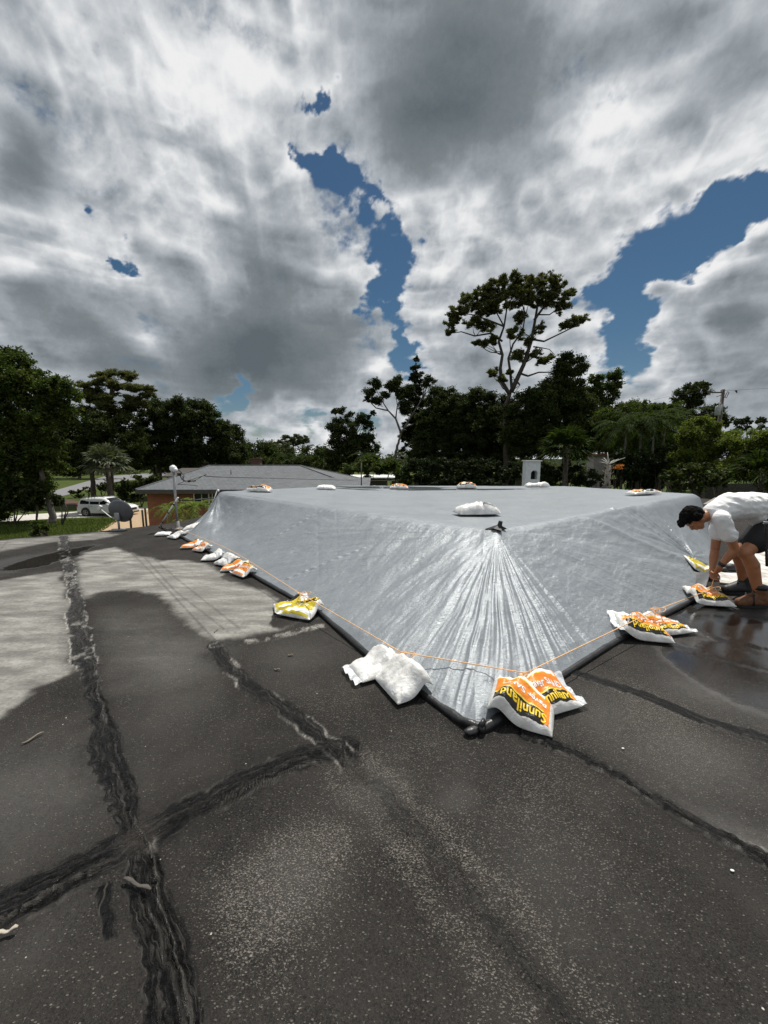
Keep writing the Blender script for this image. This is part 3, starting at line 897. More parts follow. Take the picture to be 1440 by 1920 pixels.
    mk('cloth', V, F, t.m, tr, attrs=dict(seam=seamf, wet=wet))
    # black hem: the edge rolled round a batten
    blk = simple('black_hem', (.018, .018, .019), .38, var=.3, scale=20, bump=.5, bscale=30, bdist=.01, spec=.5)
    pts = []
    hp = HEM[:12]
    for a, b in zip(hp[:-1], hp[1:]):
        L = math.hypot(b[0] - a[0], b[1] - a[1]); n = max(2, int(L / 0.035))
        pts += [(a[0] + (b[0] - a[0]) * i / n, a[1] + (b[1] - a[1]) * i / n) for i in range(n)]
    pts.append(hp[-1])
    pts = np.array(pts)
    for _ in range(6):
        pts[1:-1] = (pts[:-2] + pts[1:-1] * 2 + pts[2:]) / 4
    ar = np.concatenate([[0], np.cumsum(np.hypot(*np.diff(pts, axis=0).T))])
    nz = fbm(P3(ar * 2.5, 0 * ar), 3, seed=300)
    dcn = np.hypot(pts[:, 0] - HEM[6][0], pts[:, 1] - HEM[6][1])
    rr = 0.023 + 0.004 * nz + 0.005 * np.exp(-(dcn / .25) ** 2) * (1 + fbm(P3(ar * 14, 0 * ar), 2, seed=301))
    m = MB(); m.tube(np.column_stack([pts, rr * 0.85]), rr, 14)
    V_, F_ = m.get()
    nn = fbm(V_ * 9, 3, seed=303)
    near = np.exp(-(np.hypot(V_[:, 0] - HEM[6][0], V_[:, 1] - HEM[6][1]) / .3) ** 2)
    V_ = V_ + (nn * (0.005 + 0.018 * near))[:, None] * np.array([.4, .4, 1])
    mk('rolled_hem', V_, F_, blk, tr)
    # crumpled knot of black film at the front corner
    cx, cy = HEM[6]
    m = MB(); m.ball((cx - .02, cy + .005, .026), (.050, .028, .020), 30, 18, M=Matrix.Rotation(.5, 3, 'Z'))
    m.ball((cx + .03, cy + .012, .036), (.020, .030, .026), 24, 16)
    m.tube([(cx + .02, cy, .05), (cx + .045, cy + .02, .075), (cx + .05, cy + .03, .055)], [.016, .012, .006], 10)
    V_, F_ = m.get()
    V_ = V_ + fbm(V_ * 22, 4, seed=305, billow=True)[:, None] * 0.016 * (V_ - np.array([cx, cy, .04])) / .08
    V_[:, 2] = np.maximum(V_[:, 2], 0.004)
    mk('corner_bundle', V_, F_, blk, tr)
    # the tarp's turned up dark flap by the worker
    a, b, c = at_z(1268, 1068, .10), at_z(1330, 1072, .16), at_z(1316, 1112, .05)
    a2 = at_z(1282, 1100, .03)
    g = []
    for i in range(13):
        for j in range(9):
            u, v = i / 12, j / 8
            p = a.lerp(b, u).lerp(a2.lerp(c, u), v)
            g.append((p.x, p.y + .02 * math.sin(5 * u), p.z + .015 * math.sin(7 * u + 3 * v)))
    F = [(i * 9 + j, i * 9 + j + 1, (i + 1) * 9 + j + 1, (i + 1) * 9 + j) for i in range(12) for j in range(8)]
    g = np.array(g)
    n0 = len(g)
    V2 = np.concatenate([g, g - np.array([0, .004, .004])])
    F2 = F + [tuple(i + n0 for i in f[::-1]) for f in F]
    mk('turned_flap', V2, F2, simple('tarp_back', (.06, .063, .068), .5, scale=12, bump=.3), tr)
    # black torn cap poking out at the peak
    m = MB()
    top = Vector((ax + .02, ay + .05, .76))
    fl = []
    k = 14
    for i in range(k):
        a = 2 * math.pi * i / k
        rr_ = .075 + .03 * math.sin(3 * a) + .02 * math.cos(5 * a)
        fl.append((top.x + rr_ * 1.15 * math.cos(a), top.y + rr_ * .8 * math.sin(a), top.z + .035 + .012 * math.sin(2 * a)))
    V = fl + [(top.x + .02, top.y, top.z + .085), (top.x, top.y, top.z + .0)]
    F = [(i, (i + 1) % k, k) for i in range(k)] + [((i + 1) % k, i, k + 1) for i in range(k)]
    m.add(V, F)
    m.tube([(top.x + .02, top.y, top.z + .03), (top.x + .035, top.y - .01, top.z + .12)], [.03, .022], 8)
    tag(m.build('pipe_cap', simple('torn_black', (.02, .02, .02), .6, scale=30), smooth=False), 'small black pipe cap poking through the tarpaulin at its front peak', 'pipe cap')
SEAMS = []
def slope_pt(px, py):
    """a point on the draped cloth seen along a ray"""
    o = np.array([0, 0, EYE]); d = np.array(ray(px, py))
    ts = np.linspace(1.5, 22, 3000)
    P = o + ts[:, None] * d
    h = tarp_height(P[:, :2])[0] + .02
    sd = poly_sd(P[:, :2], OUT)
    hit = np.where((P[:, 2] <= h) & (sd > 0))[0]
    i = hit[0] if len(hit) else -1
    return P[i]
for (x0, y0, x1, y1) in ((494, 934, 440, 966), (612, 953, 500, 1016), (700, 1022, 515, 1095), (1130, 955, 1250, 1010), (720, 1008, 600, 1060), (1020, 985, 1180, 1035), (905, 990, 640, 1180 - 40)):
    a, b = slope_pt(x0, y0), slope_pt(x1, y1)
    SEAMS.append((a[0], a[1], b[0], b[1]))
SEAMS = SEAMS[:4]
make_tarp()

# ------------------------------------------------------------------ terrain under the sandbags
def terr(P):
    z, plat, dpl, s, dout = tarp_height(P)
    ins = poly_sd(P, OUT)
    z = np.where(ins > 0, z + .03, 0)
    dh, _, _ = poly_dist(P, HEM)
    return np.maximum(z, 0.085 * np.exp(-(dh / .07) ** 2))
FILM = None
def bag_mats():
    def film(name, kind):
        t = NT(name)
        uv = t.n('UVMap'); uv.uv_map = 'UVMap'
        sep = t.n('SeparateXYZ', None, Vector=uv.outputs[0])
        U, Vv = sep.outputs[0], sep.outputs[1]
        co = t.coord('Object')
        nz = t.noise(co, 9, 5, 0.65)
        clear = t.ramp(nz, [(0.3, (.50, .48, .43)), (0.55, (.72, .71, .68)), (0.8, (.85, .85, .83))])
        if kind != 'plain':
            wob = t.math('ADD', Vv, t.math('MULTIPLY', t.math('SUBTRACT', nz, 0.5), 0.05))
            main = (.80, .24, .022) if kind == 'orange' else (.52, .42, .02)
            band = t.ramp(wob, [(0.0, (.74, .73, .70)), (0.085, (.012, .010, .008)), (0.335, (.80, .60, .05)), (0.36, main), (0.70, (.80, .60, .05)), (0.72, (.80, .80, .78)), (0.88, main)], 'CONSTANT')
            # printed panel only on the upper face, inside a margin
            inx = t.math('MULTIPLY', t.math('GREATER_THAN', U, 0.09), t.math('LESS_THAN', U, 0.93))
            # side stripe
            st = t.math('GREATER_THAN', U, 0.84)
            band = t.mix(t.math('MULTIPLY', st, t.math('GREATER_THAN', Vv, 0.10)), band, main)
            iny = t.math('MULTIPLY', t.math('GREATER_THAN', Vv, 0.075), t.math('LESS_THAN', Vv, 0.97))
            up = t.attr('top')
            scuff = t.ramp(t.noise(co, 60, 3, 0.7), [(0.60, 1.0), (0.78, 0.55)])
            f = t.math('MULTIPLY', t.math('MULTIPLY', inx, iny), t.math('MULTIPLY', up, scuff))
            col = t.mix(f, clear, band)
        else:
            smear = t.ramp(t.noise(co, 28, 5, 0.7, 1.0), [(0.55, 0.0), (0.75, 0.45)])
            col = t.mix(smear, t.ramp(nz, [(0.3, (.55, .54, .51)), (0.6, (.80, .80, .79)), (0.8, (.88, .88, .88))]), (.45, .43, .39))
        h = t.math('ADD', t.noise(co, 18, 5, 0.6, 0.8), t.math('MULTIPLY', t.noise(co, 70, 3, 0.6), 0.3))
        t.principled(Base_Color=col, Roughness=0.30, Normal=t.bump(h, 0.55, 0.014), Specular_IOR_Level=0.5)
        return t.m
    clear = NT('clear_film')
    co = clear.coord('Object')
    g = clear.n('BsdfPrincipled', None, Base_Color=(.80, .84, .87), Roughness=.22, Normal=clear.bump(clear.noise(co, 35, 4, .6), .8, .01), Specular_IOR_Level=.6)
    tp = clear.n('BsdfTransparent')
    mx = clear.n('MixShader', None, _0=clear.ramp(clear.noise(co, 25, 3, .6), [(.35, .45), (.65, .9)]), _1=tp.outputs[0], _2=g.outputs[0])
    clear.t.links.new(mx.outputs[0], clear.out.inputs['Surface'])
    return film('bag_orange', 'orange'), film('bag_green', 'green'), film('bag_plain', 'plain'), clear.m
BAG_O, BAG_G, BAG_W, CLEAR = bag_mats()
TXT_Y = simple('print_yellow', (.90, .62, .03), .4, var=.05)
TXT_W = simple('print_white', (.85, .85, .84), .4, var=.05)
TXT_K = simple('print_black', (.01, .01, .01), .4, var=.05)
def text_mesh(s, size=1.0, bold=0.02):
    cu = bpy.data.curves.new('lettering', 'FONT')
    cu.body = s
    cu.size = size
    cu.offset = bold
    cu.align_x = 'CENTER'; cu.align_y = 'CENTER'
    cu.resolution_u = 3
    o = bpy.data.objects.new('lettering', cu)
    COL.objects.link(o)
    dg = bpy.context.evaluated_depsgraph_get()
    me = bpy.data.meshes.new_from_object(o.evaluated_get(dg))
    bm = bmesh.new(); bm.from_mesh(me)
    bmesh.ops.triangulate(bm, faces=bm.faces)
    for _ in range(2):
        long = [e for e in bm.edges if e.calc_length() > size * 0.25]
        if long: bmesh.ops.subdivide_edges(bm, edges=long, cuts=1)
    bmesh.ops.triangulate(bm, faces=bm.faces)
    V = np.array([v.co[:] for v in bm.verts]); F = [tuple(v.index for v in f.verts) for f in bm.faces]
    bm.free()
    bpy.data.objects.remove(o); bpy.data.meshes.remove(me); bpy.data.curves.remove(cu)
    return V, F
_txt = {}
def bag(px, py, rot, kind, label, a=.26, b=.19, h=.075, zhint=None, tie=0.0, text=None, name='sandbag', pos=None, seed=None, flap=(1, 1), sc=.70, flip=False):
    """one filled sand bag lying on whatever is below it. rot: heading of its long side; tie: which end is pinched by the rope"""
    K = sc
    a, b, h = a * K, b * K, h * K * .98
    if pos is None:
        pos = slope_or_roof(px, py)
    x0, y0 = pos[0], pos[1]
    seed = seed if seed is not None else int(abs(px * 7 + py * 13)) % 997
    rr = np.random.default_rng(seed)
    nu, nv = 41, 31
    c, s = math.cos(R(rot)), math.sin(R(rot))
    def shape(U, Vv, side):
        """U,V in -1..1; returns world"""
        k1 = 1 - 0.04 * (1 - Vv ** 2) * U ** 2 - 0.05 * (U * Vv) ** 2
        k2 = 1 - 0.04 * (1 - U ** 2) * Vv ** 2 - 0.05 * (U * Vv) ** 2
        x = a * U * k1
        y = b * Vv * k2
        prof = np.clip((1 - np.abs(U) ** 3.2) * (1 - np.abs(Vv) ** 3.2), 0, 1) ** 0.62
        if tie:
            pinch = np.exp(-((U - tie) / 0.33) ** 2)
            y = y * (1 - 0.38 * pinch)
            prof = prof * (1 - 0.25 * pinch)
        n = fbm(np.stack([x * 9 + seed, y * 9, side * 5 + 0 * x], 1), 3, seed=seed % 50)
        ed = 1 - prof
        n2 = fbm(np.stack([x * 26 + seed, y * 26, side * 5 + 0 * x], 1), 3, seed=seed % 50 + 3)
        hh = h * prof * (1 + 0.30 * n) + 0.012 * n2 * prof ** .5 * (0.5 + ed)
        wx = x0 + x * c - y * s
        wy = y0 + x * s + y * c
        base = terr(np.stack([wx, wy], 1))
        cen = float(terr(np.array([[x0, y0]]))[0])
        base = 0.55 * base + 0.45 * np.maximum(base, cen * 0 + base)
        bot = base + 0.008 + ed * 0.018
        if side > 0:
            wz = bot + hh * 1.75 + 0.006
        else:
            wz = bot
        return np.stack([wx, wy, wz], 1)
    u = np.linspace(-1, 1, nu); v = np.linspace(-1, 1, nv)
    Vg, Ug = np.meshgrid(v, u)
    Ug, Vg = Ug.ravel(), Vg.ravel()
    top, bot = shape(Ug, Vg, 1), shape(Ug, Vg, -1)
    edge = (np.abs(Ug) > .999) | (np.abs(Vg) > .999)
    bot[edge] = top[edge] - np.array([0, 0, .004])
    idx = np.arange(nu * nv).reshape(nu, nv)
    q = np.stack([idx[:-1, :-1], idx[1:, :-1], idx[1:, 1:], idx[:-1, 1:]], 2).reshape(-1, 4)
    n0 = nu * nv
    F = [tuple(f) for f in q] + [tuple(f[::-1] + n0) for f in q]
    ring = list(idx[0, :]) + list(idx[1:, -1]) + list(idx[-1, -2::-1]) + list(idx[-2:0:-1, 0])
    F += [(ring[i], ring[(i + 1) % len(ring)], ring[(i + 1) % len(ring)] + n0, ring[i] + n0) for i in range(len(ring))]
    V = np.concatenate([top, bot])
    uv = np.concatenate([np.stack([(Ug + 1) / 2, (Vg + 1) / 2], 1)] * 2)
    isT = np.concatenate([np.ones(n0), np.zeros(n0)])
    t = thing(name, label, 'sandbag', (x0, y0, float(V[:, 2].min())), group='sandbags holding down the tarpaulin')
    mk('sack', V, F, {'orange': BAG_O, 'green': BAG_G, 'plain': BAG_W}[kind], t, uv=uv, attrs=dict(top=isT))
    # flat sealed ends of clear film beyond the sand
    for e, sg in ((0, -1), (1, 1)):
        if not flap[e]: continue
        vs = np.linspace(-1, 1, 17); L = 5
        G = []
        for k in range(L):
            ext = k / (L - 1)
            base = shape(np.full(17, sg * 1.0), vs, 1)
            out = np.array([c, s]) * sg * (0.055 * ext)
            G.append(np.column_stack([base[:, 0] + out[0], base[:, 1] + out[1], base[:, 2] + 0.012 * ext * np.sin(vs * 9 + seed + k) + .003]))
        G = np.concatenate(G)
        gi = np.arange(17 * L).reshape(L, 17)
        ft = np.stack([gi[:-1, :-1], gi[1:, :-1], gi[1:, 1:], gi[:-1, 1:]], 2).reshape(-1, 4)
        mk('end_seal', G, ft, CLEAR, t)
    if text:
        for (st, tu, tv, sz, mat) in text:
            if (st, sz) not in _txt: _txt[(st, sz)] = text_mesh(st, sz, sz * .02)
            tvx, tf = _txt[(st, sz)]
            fs = -1 if flip else 1
            UU = (tu * fs if abs(tu) < .4 else tu) + fs * K * tvx[:, 0] / a; VV = tv + fs * K * tvx[:, 1] / b
            Wd = shape(UU, VV, 1)
            Wd[:, 2] += .0035
            mk('lettering', Wd, [f for f in tf], mat, t, smooth=False)
    return t
def slope_or_roof(px, py):
    o = np.array([0, 0, EYE]); d = np.array(ray(px, py))
    ts = np.linspace(1.5, 24, 4000)
    P = o + ts[:, None] * d
    h = terr(P[:, :2])
    hit = np.where(P[:, 2] <= h + .06)[0]
    i = hit[0] if len(hit) else -1
    return P[i]
# text laid in the bag's own frame: +v is the top of the print
TA = [('Sunniland', -.08, -.58, .098, TXT_Y), ('Paver SAND', -.08, .02, .070, TXT_W)]
TS = [('Sunniland', -.08, -.58, .098, TXT_Y), ('PLAY', -.12, .02, .07, TXT_W)]
# left edge, far to near
bag(306, 999, 195, 'plain', 'plain white sandbag at the far left end of the hem, outer one of its pair', .24, .17, .06, flap=(0, 0), sc=.60)
bag(329, 1003, 150, 'plain', 'plain white sandbag at the far left end of the hem, touching the black hem', .24, .17, .06, flap=(0, 0), sc=.60)
bag(357, 986, 170, 'plain', 'plain white sandbag tucked behind the conduit mast', .24, .17, .06, flap=(0, 0), sc=.60)
bag(357, 1021, 190, 'orange', 'orange printed sandbag second along the left hem, outer half', .24, .18, .06, flap=(1, 0), sc=.60)
bag(379, 1022, 150, 'orange', 'orange printed sandbag second along the left hem, lying against the cloth', .24, .18, .06, text=TA, flap=(0, 0), sc=.60)
bag(399, 1042, 190, 'plain', 'white sandbag third along the left hem, outer half', .26, .19, .06, flap=(0, 0), sc=.60)
bag(425, 1046, 150, 'plain', 'white sandbag third along the left hem, plumper inner half', .26, .20, .07, flap=(0, 0), sc=.60)
bag(436, 1060, 190, 'orange', 'orange printed sandbag fourth along the left hem, half hidden behind its partner', .25, .19, .06, flap=(1, 0), sc=.60)
bag(458, 1066, 140, 'orange', 'orange printed sandbag fourth along the left hem, front half', .25, .19, .065, text=TA, flap=(0, 1), sc=.60)
bag(541, 1132, 200, 'green', 'mostly hidden printed sandbag under the green one', .22, .16, .055, flap=(1, 0))
bag(566, 1142, 158, 'green', 'yellow green printed sandbag on the left hem above the chalky tar', .26, .20, .07, text=TS, flap=(0, 1))
# the big white pair
bag(705, 1238, 28, 'plain', 'dirty white sandbag with an open clear end, left of the orange rope loop', .25, .19, .06, tie=.75, flap=(1, 0))
bag(755, 1266, 118, 'plain', 'large dirty white sandbag with pinched corners right of the orange rope loop', .25, .20, .085, tie=-0.0, flap=(0, 1))
# front corner pair
bag(1026, 1298, 20, 'orange', 'orange sandbag with its printing upright, right one of the front corner pair', .245, .185, .085, text=TA, flap=(0, 1))
bag(978, 1312, -26, 'orange', 'orange sandbag with its printing upside down, left one of the front corner pair', .27, .20, .10, text=TA, flap=(0, 0), flip=True)
# right edge
bag(1246, 1172, 12, 'orange', 'orange sandbag on the right hem, right one of the middle pair', .26, .18, .065, text=TA, flap=(0, 1))
bag(1205, 1175, -12, 'orange', 'orange sandbag on the right hem with upside down printing, left one of the middle pair', .29, .21, .085, text=TA, flap=(1, 0), flip=True)
bag(1328, 1120, -10, 'orange', 'orange sandbag the crouched worker is tying, rope over its top', .28, .21, .085, text=TA, flap=(0, 0), flip=True)
bag(1316, 1063, 175, 'green', 'yellow printed sandbag behind the turned up tarpaulin flap', .28, .2, .075, flap=(0, 0), sc=.62)
# on top of the cloth
bag(893, 957, 8, 'plain', 'white sandbag alone on top of the tarpaulin behind the peak', .34, .22, .10, text=[('Sunniland', .45, -.62, .055, TXT_K)], flap=(0, 0), sc=.9)
bag(1205, 922, 0, 'orange', 'orange and white sandbag on the right shoulder of the tarpaulin', .32, .22, .06, flap=(0, 0), sc=.88)
bag(487, 917, 0, 'orange', 'orange sandbag at the far edge of the cloth in front of the grey shingle roof', .34, .22, .09, flap=(0, 0), sc=.85)
bag(612, 914, 0, 'plain', 'faint white sandbag at the far edge of the cloth, nearest the thin black vent pole', .34, .22, .08, flap=(0, 0), sc=.85)
bag(748, 913, 0, 'orange', 'small orange sandbag on the far wet edge of the cloth', .36, .24, .09, flap=(0, 0), sc=.85)
bag(875, 912, 0, 'orange', 'orange and white sandbag on the far wet edge with its reflection in the puddle', .38, .24, .12, flap=(0, 0), sc=.85)
bag(998, 910, 0, 'plain', 'white sandbag at the far edge in front of the white arched chimney, left half', .28, .22, .09, flap=(0, 0), sc=.85)
bag(1016, 910, 20, 'plain', 'white sandbag at the far edge in front of the white arched chimney, right half', .26, .22, .10, flap=(0, 0), sc=.85)

# ------------------------------------------------------------------ the rope from bag to bag
def rope():
    m = MB()
    def run(pts, sag=0.02, r=.0035, n=14):
        for (a, b) in zip(pts[:-1], pts[1:]):
            L = (b - a).length
            q = [a.lerp(b, t) + Vector((0, 0, -4 * sag * L * t * (1 - t))) for t in np.linspace(0, 1, n)]
            m.tube(q, r, 6)
    def on(px, py, up=.0):
        P = slope_or_roof(px, py)
        return Vector(P) + Vector((0, 0, up))
    def z_at(x, y): return float(terr(np.array([[x, y]]))[0])
    A = [on(332, 1000, .10), on(379, 1018, .09), on(425, 1040, .10), on(459, 1060, .10), on(566, 1136, .12)]
    run(A, .0)
    K1 = on(566, 1136, .12); K2 = at_z(752, 1230, .12); K3 = at_z(985, 1270, .16); K4 = on(1225, 1165, .10); K5 = at_z(1333, 1105, .13)
    run([K1, K2 + Vector((0, 0, .03)), K3 + Vector((0, 0, .03)), K4, K5], .0)
    K6 = at_D(1338, 1086, 4.02)
    run([K5, K6], .0)
    K7 = at_z(1350, 1112, .11)
    run([K5, K7], .0)
    # wraps round the waists of the pairs
    for K, w in ((K1, .10), (K2, .14), (K3, .15), (K4, .12), (K5, .11)):
        for k in (-1, 1):
            q = []
            for t in np.linspace(0, 1, 14):
                x = K.x + k * w * 0.9 * t * (0.75 if k > 0 else .6) ; y = K.y - w * 1.0 * t * (1.0 if k < 0 else .55)
                z = max(z_at(x, y) + .02, K.z * (1 - t ** 2.2))
                q.append((x, y, z))
            m.tube(q, .0035, 6)
        for j in range(2):
            q = [(K.x + .045 * math.cos(a) * (1 + j * .5) + .03 * j, K.y + .03 * math.sin(a), K.z + .012 + .012 * math.sin(2 * a + j)) for a in np.linspace(0, 2 * math.pi, 18)]
            m.tube(q, .0032, 5, cap=False)
        m.ball(K, .013, 8, 6)
    tag(m.build('rope', simple('orange_twine', (.80, .46, .20), .7, var=.2, scale=60)), 'thin pale orange rope tied from sandbag to sandbag along the hem', 'rope')
rope()
# ------------------------------------------------------------------ the garden level below the roof
def sheet(name, poly, z, mat, label=None, kind='structure'):
    o = mk(name, [(x, y, z) for x, y in poly], [tuple(range(len(poly)))], mat, smooth=False)
    return tag(o, label, kind=kind)
def gp(l, z=GROUND): return [p2(x, y, z) for x, y in l]
def make_ground():
    t = NT('lawn')
    co = t.coord('Object')
    a = t.noise(co, 0.35, 5, 0.6); b = t.noise(co, 5.0, 5, 0.7); c = t.noise(co, 30, 3, 0.7)
    col = t.ramp(t.math('ADD', t.math('MULTIPLY', a, .5), t.math('MULTIPLY', b, .5)), [(0.32, (.022, .034, .008)), (0.5, (.045, .066, .014)), (0.68, (.085, .105, .026))])
    col = t.mix(t.ramp(c, [(0.4, 0.0), (0.8, .5)]), col, (.10, .12, .035))
    t.principled(Base_Color=col, Roughness=0.95, Normal=t.bump(t.math('ADD', b, c), 1.0, 0.06), Specular_IOR_Level=0.1)
    n = 64
    V = [(0, 0, GROUND)]; F = []
    for r in (60, 300, 2600):
        for i in range(n):
            V.append((r * math.cos(2 * math.pi * i / n), r * math.sin(2 * math.pi * i / n), GROUND))
    F = [(0, 1 + i, 1 + (i + 1) % n) for i in range(n)]
    for k in range(2):
        F += [(1 + k * n + i, 1 + (k + 1) * n + i, 1 + (k + 1) * n + (i + 1) % n, 1 + k * n + (i + 1) % n) for i in range(n)]
    tag(mk('ground', V, F, t.m, smooth=False, origin=(0, 0, GROUND)), 'green mown lawn ground around the houses', kind='structure')
    conc = simple('pale_concrete', (.50, .48, .44), .9, var=.15, scale=2, bump=.2)
    asph = simple('street_asphalt', (.16, .16, .165), .9, var=.15, scale=2, bump=.2)
    sand = simple('garden_sand', (.36, .26, .16), .95, var=.2, scale=5, bump=.4)
    mulch = simple('mulch', (.07, .035, .02), .95, var=.4, scale=8, bump=.6)
    sheet('driveway', gp([(-160, 973), (0, 968), (150, 959), (300, 949), (310, 962), (240, 967), (110, 972), (0, 979), (-160, 988)]), GROUND + .012, conc, 'pale concrete driveway the white car stands on')
    sheet('street', gp([(40, 935), (98, 921), (195, 893.5), (420, 876), (470, 878), (225, 902), (125, 928), (60, 941)]), GROUND + .008, asph, 'grey street winding away between the trees')
    sheet('garden_path', gp([(170, 1004), (228, 969), (266, 955), (290, 957), (300, 1004)]), GROUND + .016, sand, 'tan sandy garden path beside the brick house')
    sheet('mulch_bed', gp([(60, 938), (130, 938), (170, 942), (150, 948), (60, 947)]), GROUND + .02, mulch, 'reddish mulch bed across the lawn')
    # grass blades in the near lawn
    rng = np.random.default_rng(5)
    poly = gp([(-40, 982), (110, 975), (230, 972), (190, 998), (0, 1030), (-60, 1030)])
    mn = np.min(poly, 0); mx = np.max(poly, 0)
    q = rng.uniform(mn, mx, (26000, 2)); q = q[poly_sd(q, poly) > 0]
    n = len(q); an = rng.uniform(0, 2 * math.pi, n); h = rng.uniform(.05, .16, n); w = .02
    dx = np.cos(an) * w; dy = np.sin(an) * w
    V = np.stack([np.column_stack([q[:, 0] - dx, q[:, 1] - dy, np.full(n, GROUND)]), np.column_stack([q[:, 0] + dx, q[:, 1] + dy, np.full(n, GROUND)]),
                  np.column_stack([q[:, 0] + rng.normal(0, .04, n), q[:, 1] + rng.normal(0, .04, n), GROUND + h])], 1).reshape(-1, 3)
    tag(mk('grass', V, np.arange(3 * n).reshape(n, 3), leaf_mat('grass_blades', (.04, .065, .012), (.11, .14, .04), .3), smooth=False), 'short mown grass beyond the left roof edge', kind='stuff')
make_ground()

# ------------------------------------------------------------------ the brick house with the grey shingle roof
def shingles(name, base):
    t = NT(name)
    co = t.coord('Object')
    br = t.n('TexBrick', {'offset': .5}, Vector=t.coord('Object', (1, 1, 1)), Color1=tuple(x * 1.15 for x in base) + (1,), Color2=tuple(x * .75 for x in base) + (1,), Mortar=tuple(x * .45 for x in base) + (1,), Scale=1.0)
    br.inputs['Brick Width'].default_value = .30; br.inputs['Row Height'].default_value = .22; br.inputs['Mortar Size'].default_value = .018
    n = t.noise(co, 3, 5, .65); n2 = t.noise(co, 14, 3, .7)
    c = t.mix(t.ramp(n, [(0.3, 0.0), (0.75, .5)]), br.outputs[0], tuple(x * 1.35 for x in base))
    c = t.mix(t.ramp(n2, [(0.4, 0.0), (0.8, .5)]), c, tuple(x * .5 for x in base))
    t.principled(Base_Color=c, Roughness=.9, Normal=t.bump(t.math('ADD', br.outputs[1], n2), .4, .02))
    return t.m
def brick_mat():
    t = NT('orange_brick')
    geo = t.coord('Object')
    sp = t.n('SeparateXYZ', None, Vector=geo)
    cm = t.n('CombineXYZ', None, X=t.math('ADD', sp.outputs[0], sp.outputs[1]), Y=sp.outputs[2])
    br = t.n('TexBrick', {'offset': .5}, Vector=cm, Color1=(.34, .11, .045, 1), Color2=(.22, .07, .032, 1), Mortar=(.26, .17, .11, 1), Scale=1.0)
    br.inputs['Brick Width'].default_value = .21; br.inputs['Row Height'].default_value = .075; br.inputs['Mortar Size'].default_value = .008
    t.principled(Base_Color=t.mix(t.ramp(t.noise(geo, 2, 4, .6), [(.3, 0.0), (.8, .4)]), br.outputs[0], (.14, .055, .03)), Roughness=.9, Normal=t.bump(br.outputs[1], .5, .01))
    return t.m
SHG = shingles('grey_shingle', (.115, .124, .133))
SHD = shingles('brown_shingle', (.075, .066, .060))
BRICK = brick_mat()
WHITE = simple('white_paint', (.72, .72, .70), .5, var=.06)
DARKG = simple('dark_glass', (.012, .015, .018), .08, var=.1)
FASC = simple('brown_fascia', (.075, .060, .050), .7)
def slab(m, pts, th=.12, mi=0):
    """a thick sheet through a planar polygon"""
    P = [Vector(p) for p in pts]
    n = (P[1] - P[0]).cross(P[2] - P[0]).normalized()
    if n.z < 0: n = -n
    k = len(P)
    V = [tuple(p) for p in P] + [tuple(p - n * th) for p in P]
    F = [tuple(range(k)), tuple(range(k, 2 * k))[::-1]] + [(i, k + i, k + (i + 1) % k, (i + 1) % k) for i in range(k)]
    m.add(V, F, mi)
def window(parent, c, w, h, label=None, ny=-1):
    m = MB()
    for dx in (-w / 2, w / 2): m.box((c[0] + dx, c[1], c[2]), (.07, .10, h + .07))
    for dz in (-h / 2, h / 2): m.box((c[0], c[1], c[2] + dz), (w - .07, .096, .07))
    m.box((c[0], c[1] + .01, c[2]), (.04, .05, h - .07))
    f = m.build('window', WHITE, parent, smooth=False)
    m = MB(); m.box((c[0], c[1] + .03, c[2]), (w - .07, .02, h - .07))
    m.build('pane', DARKG, f, smooth=False)
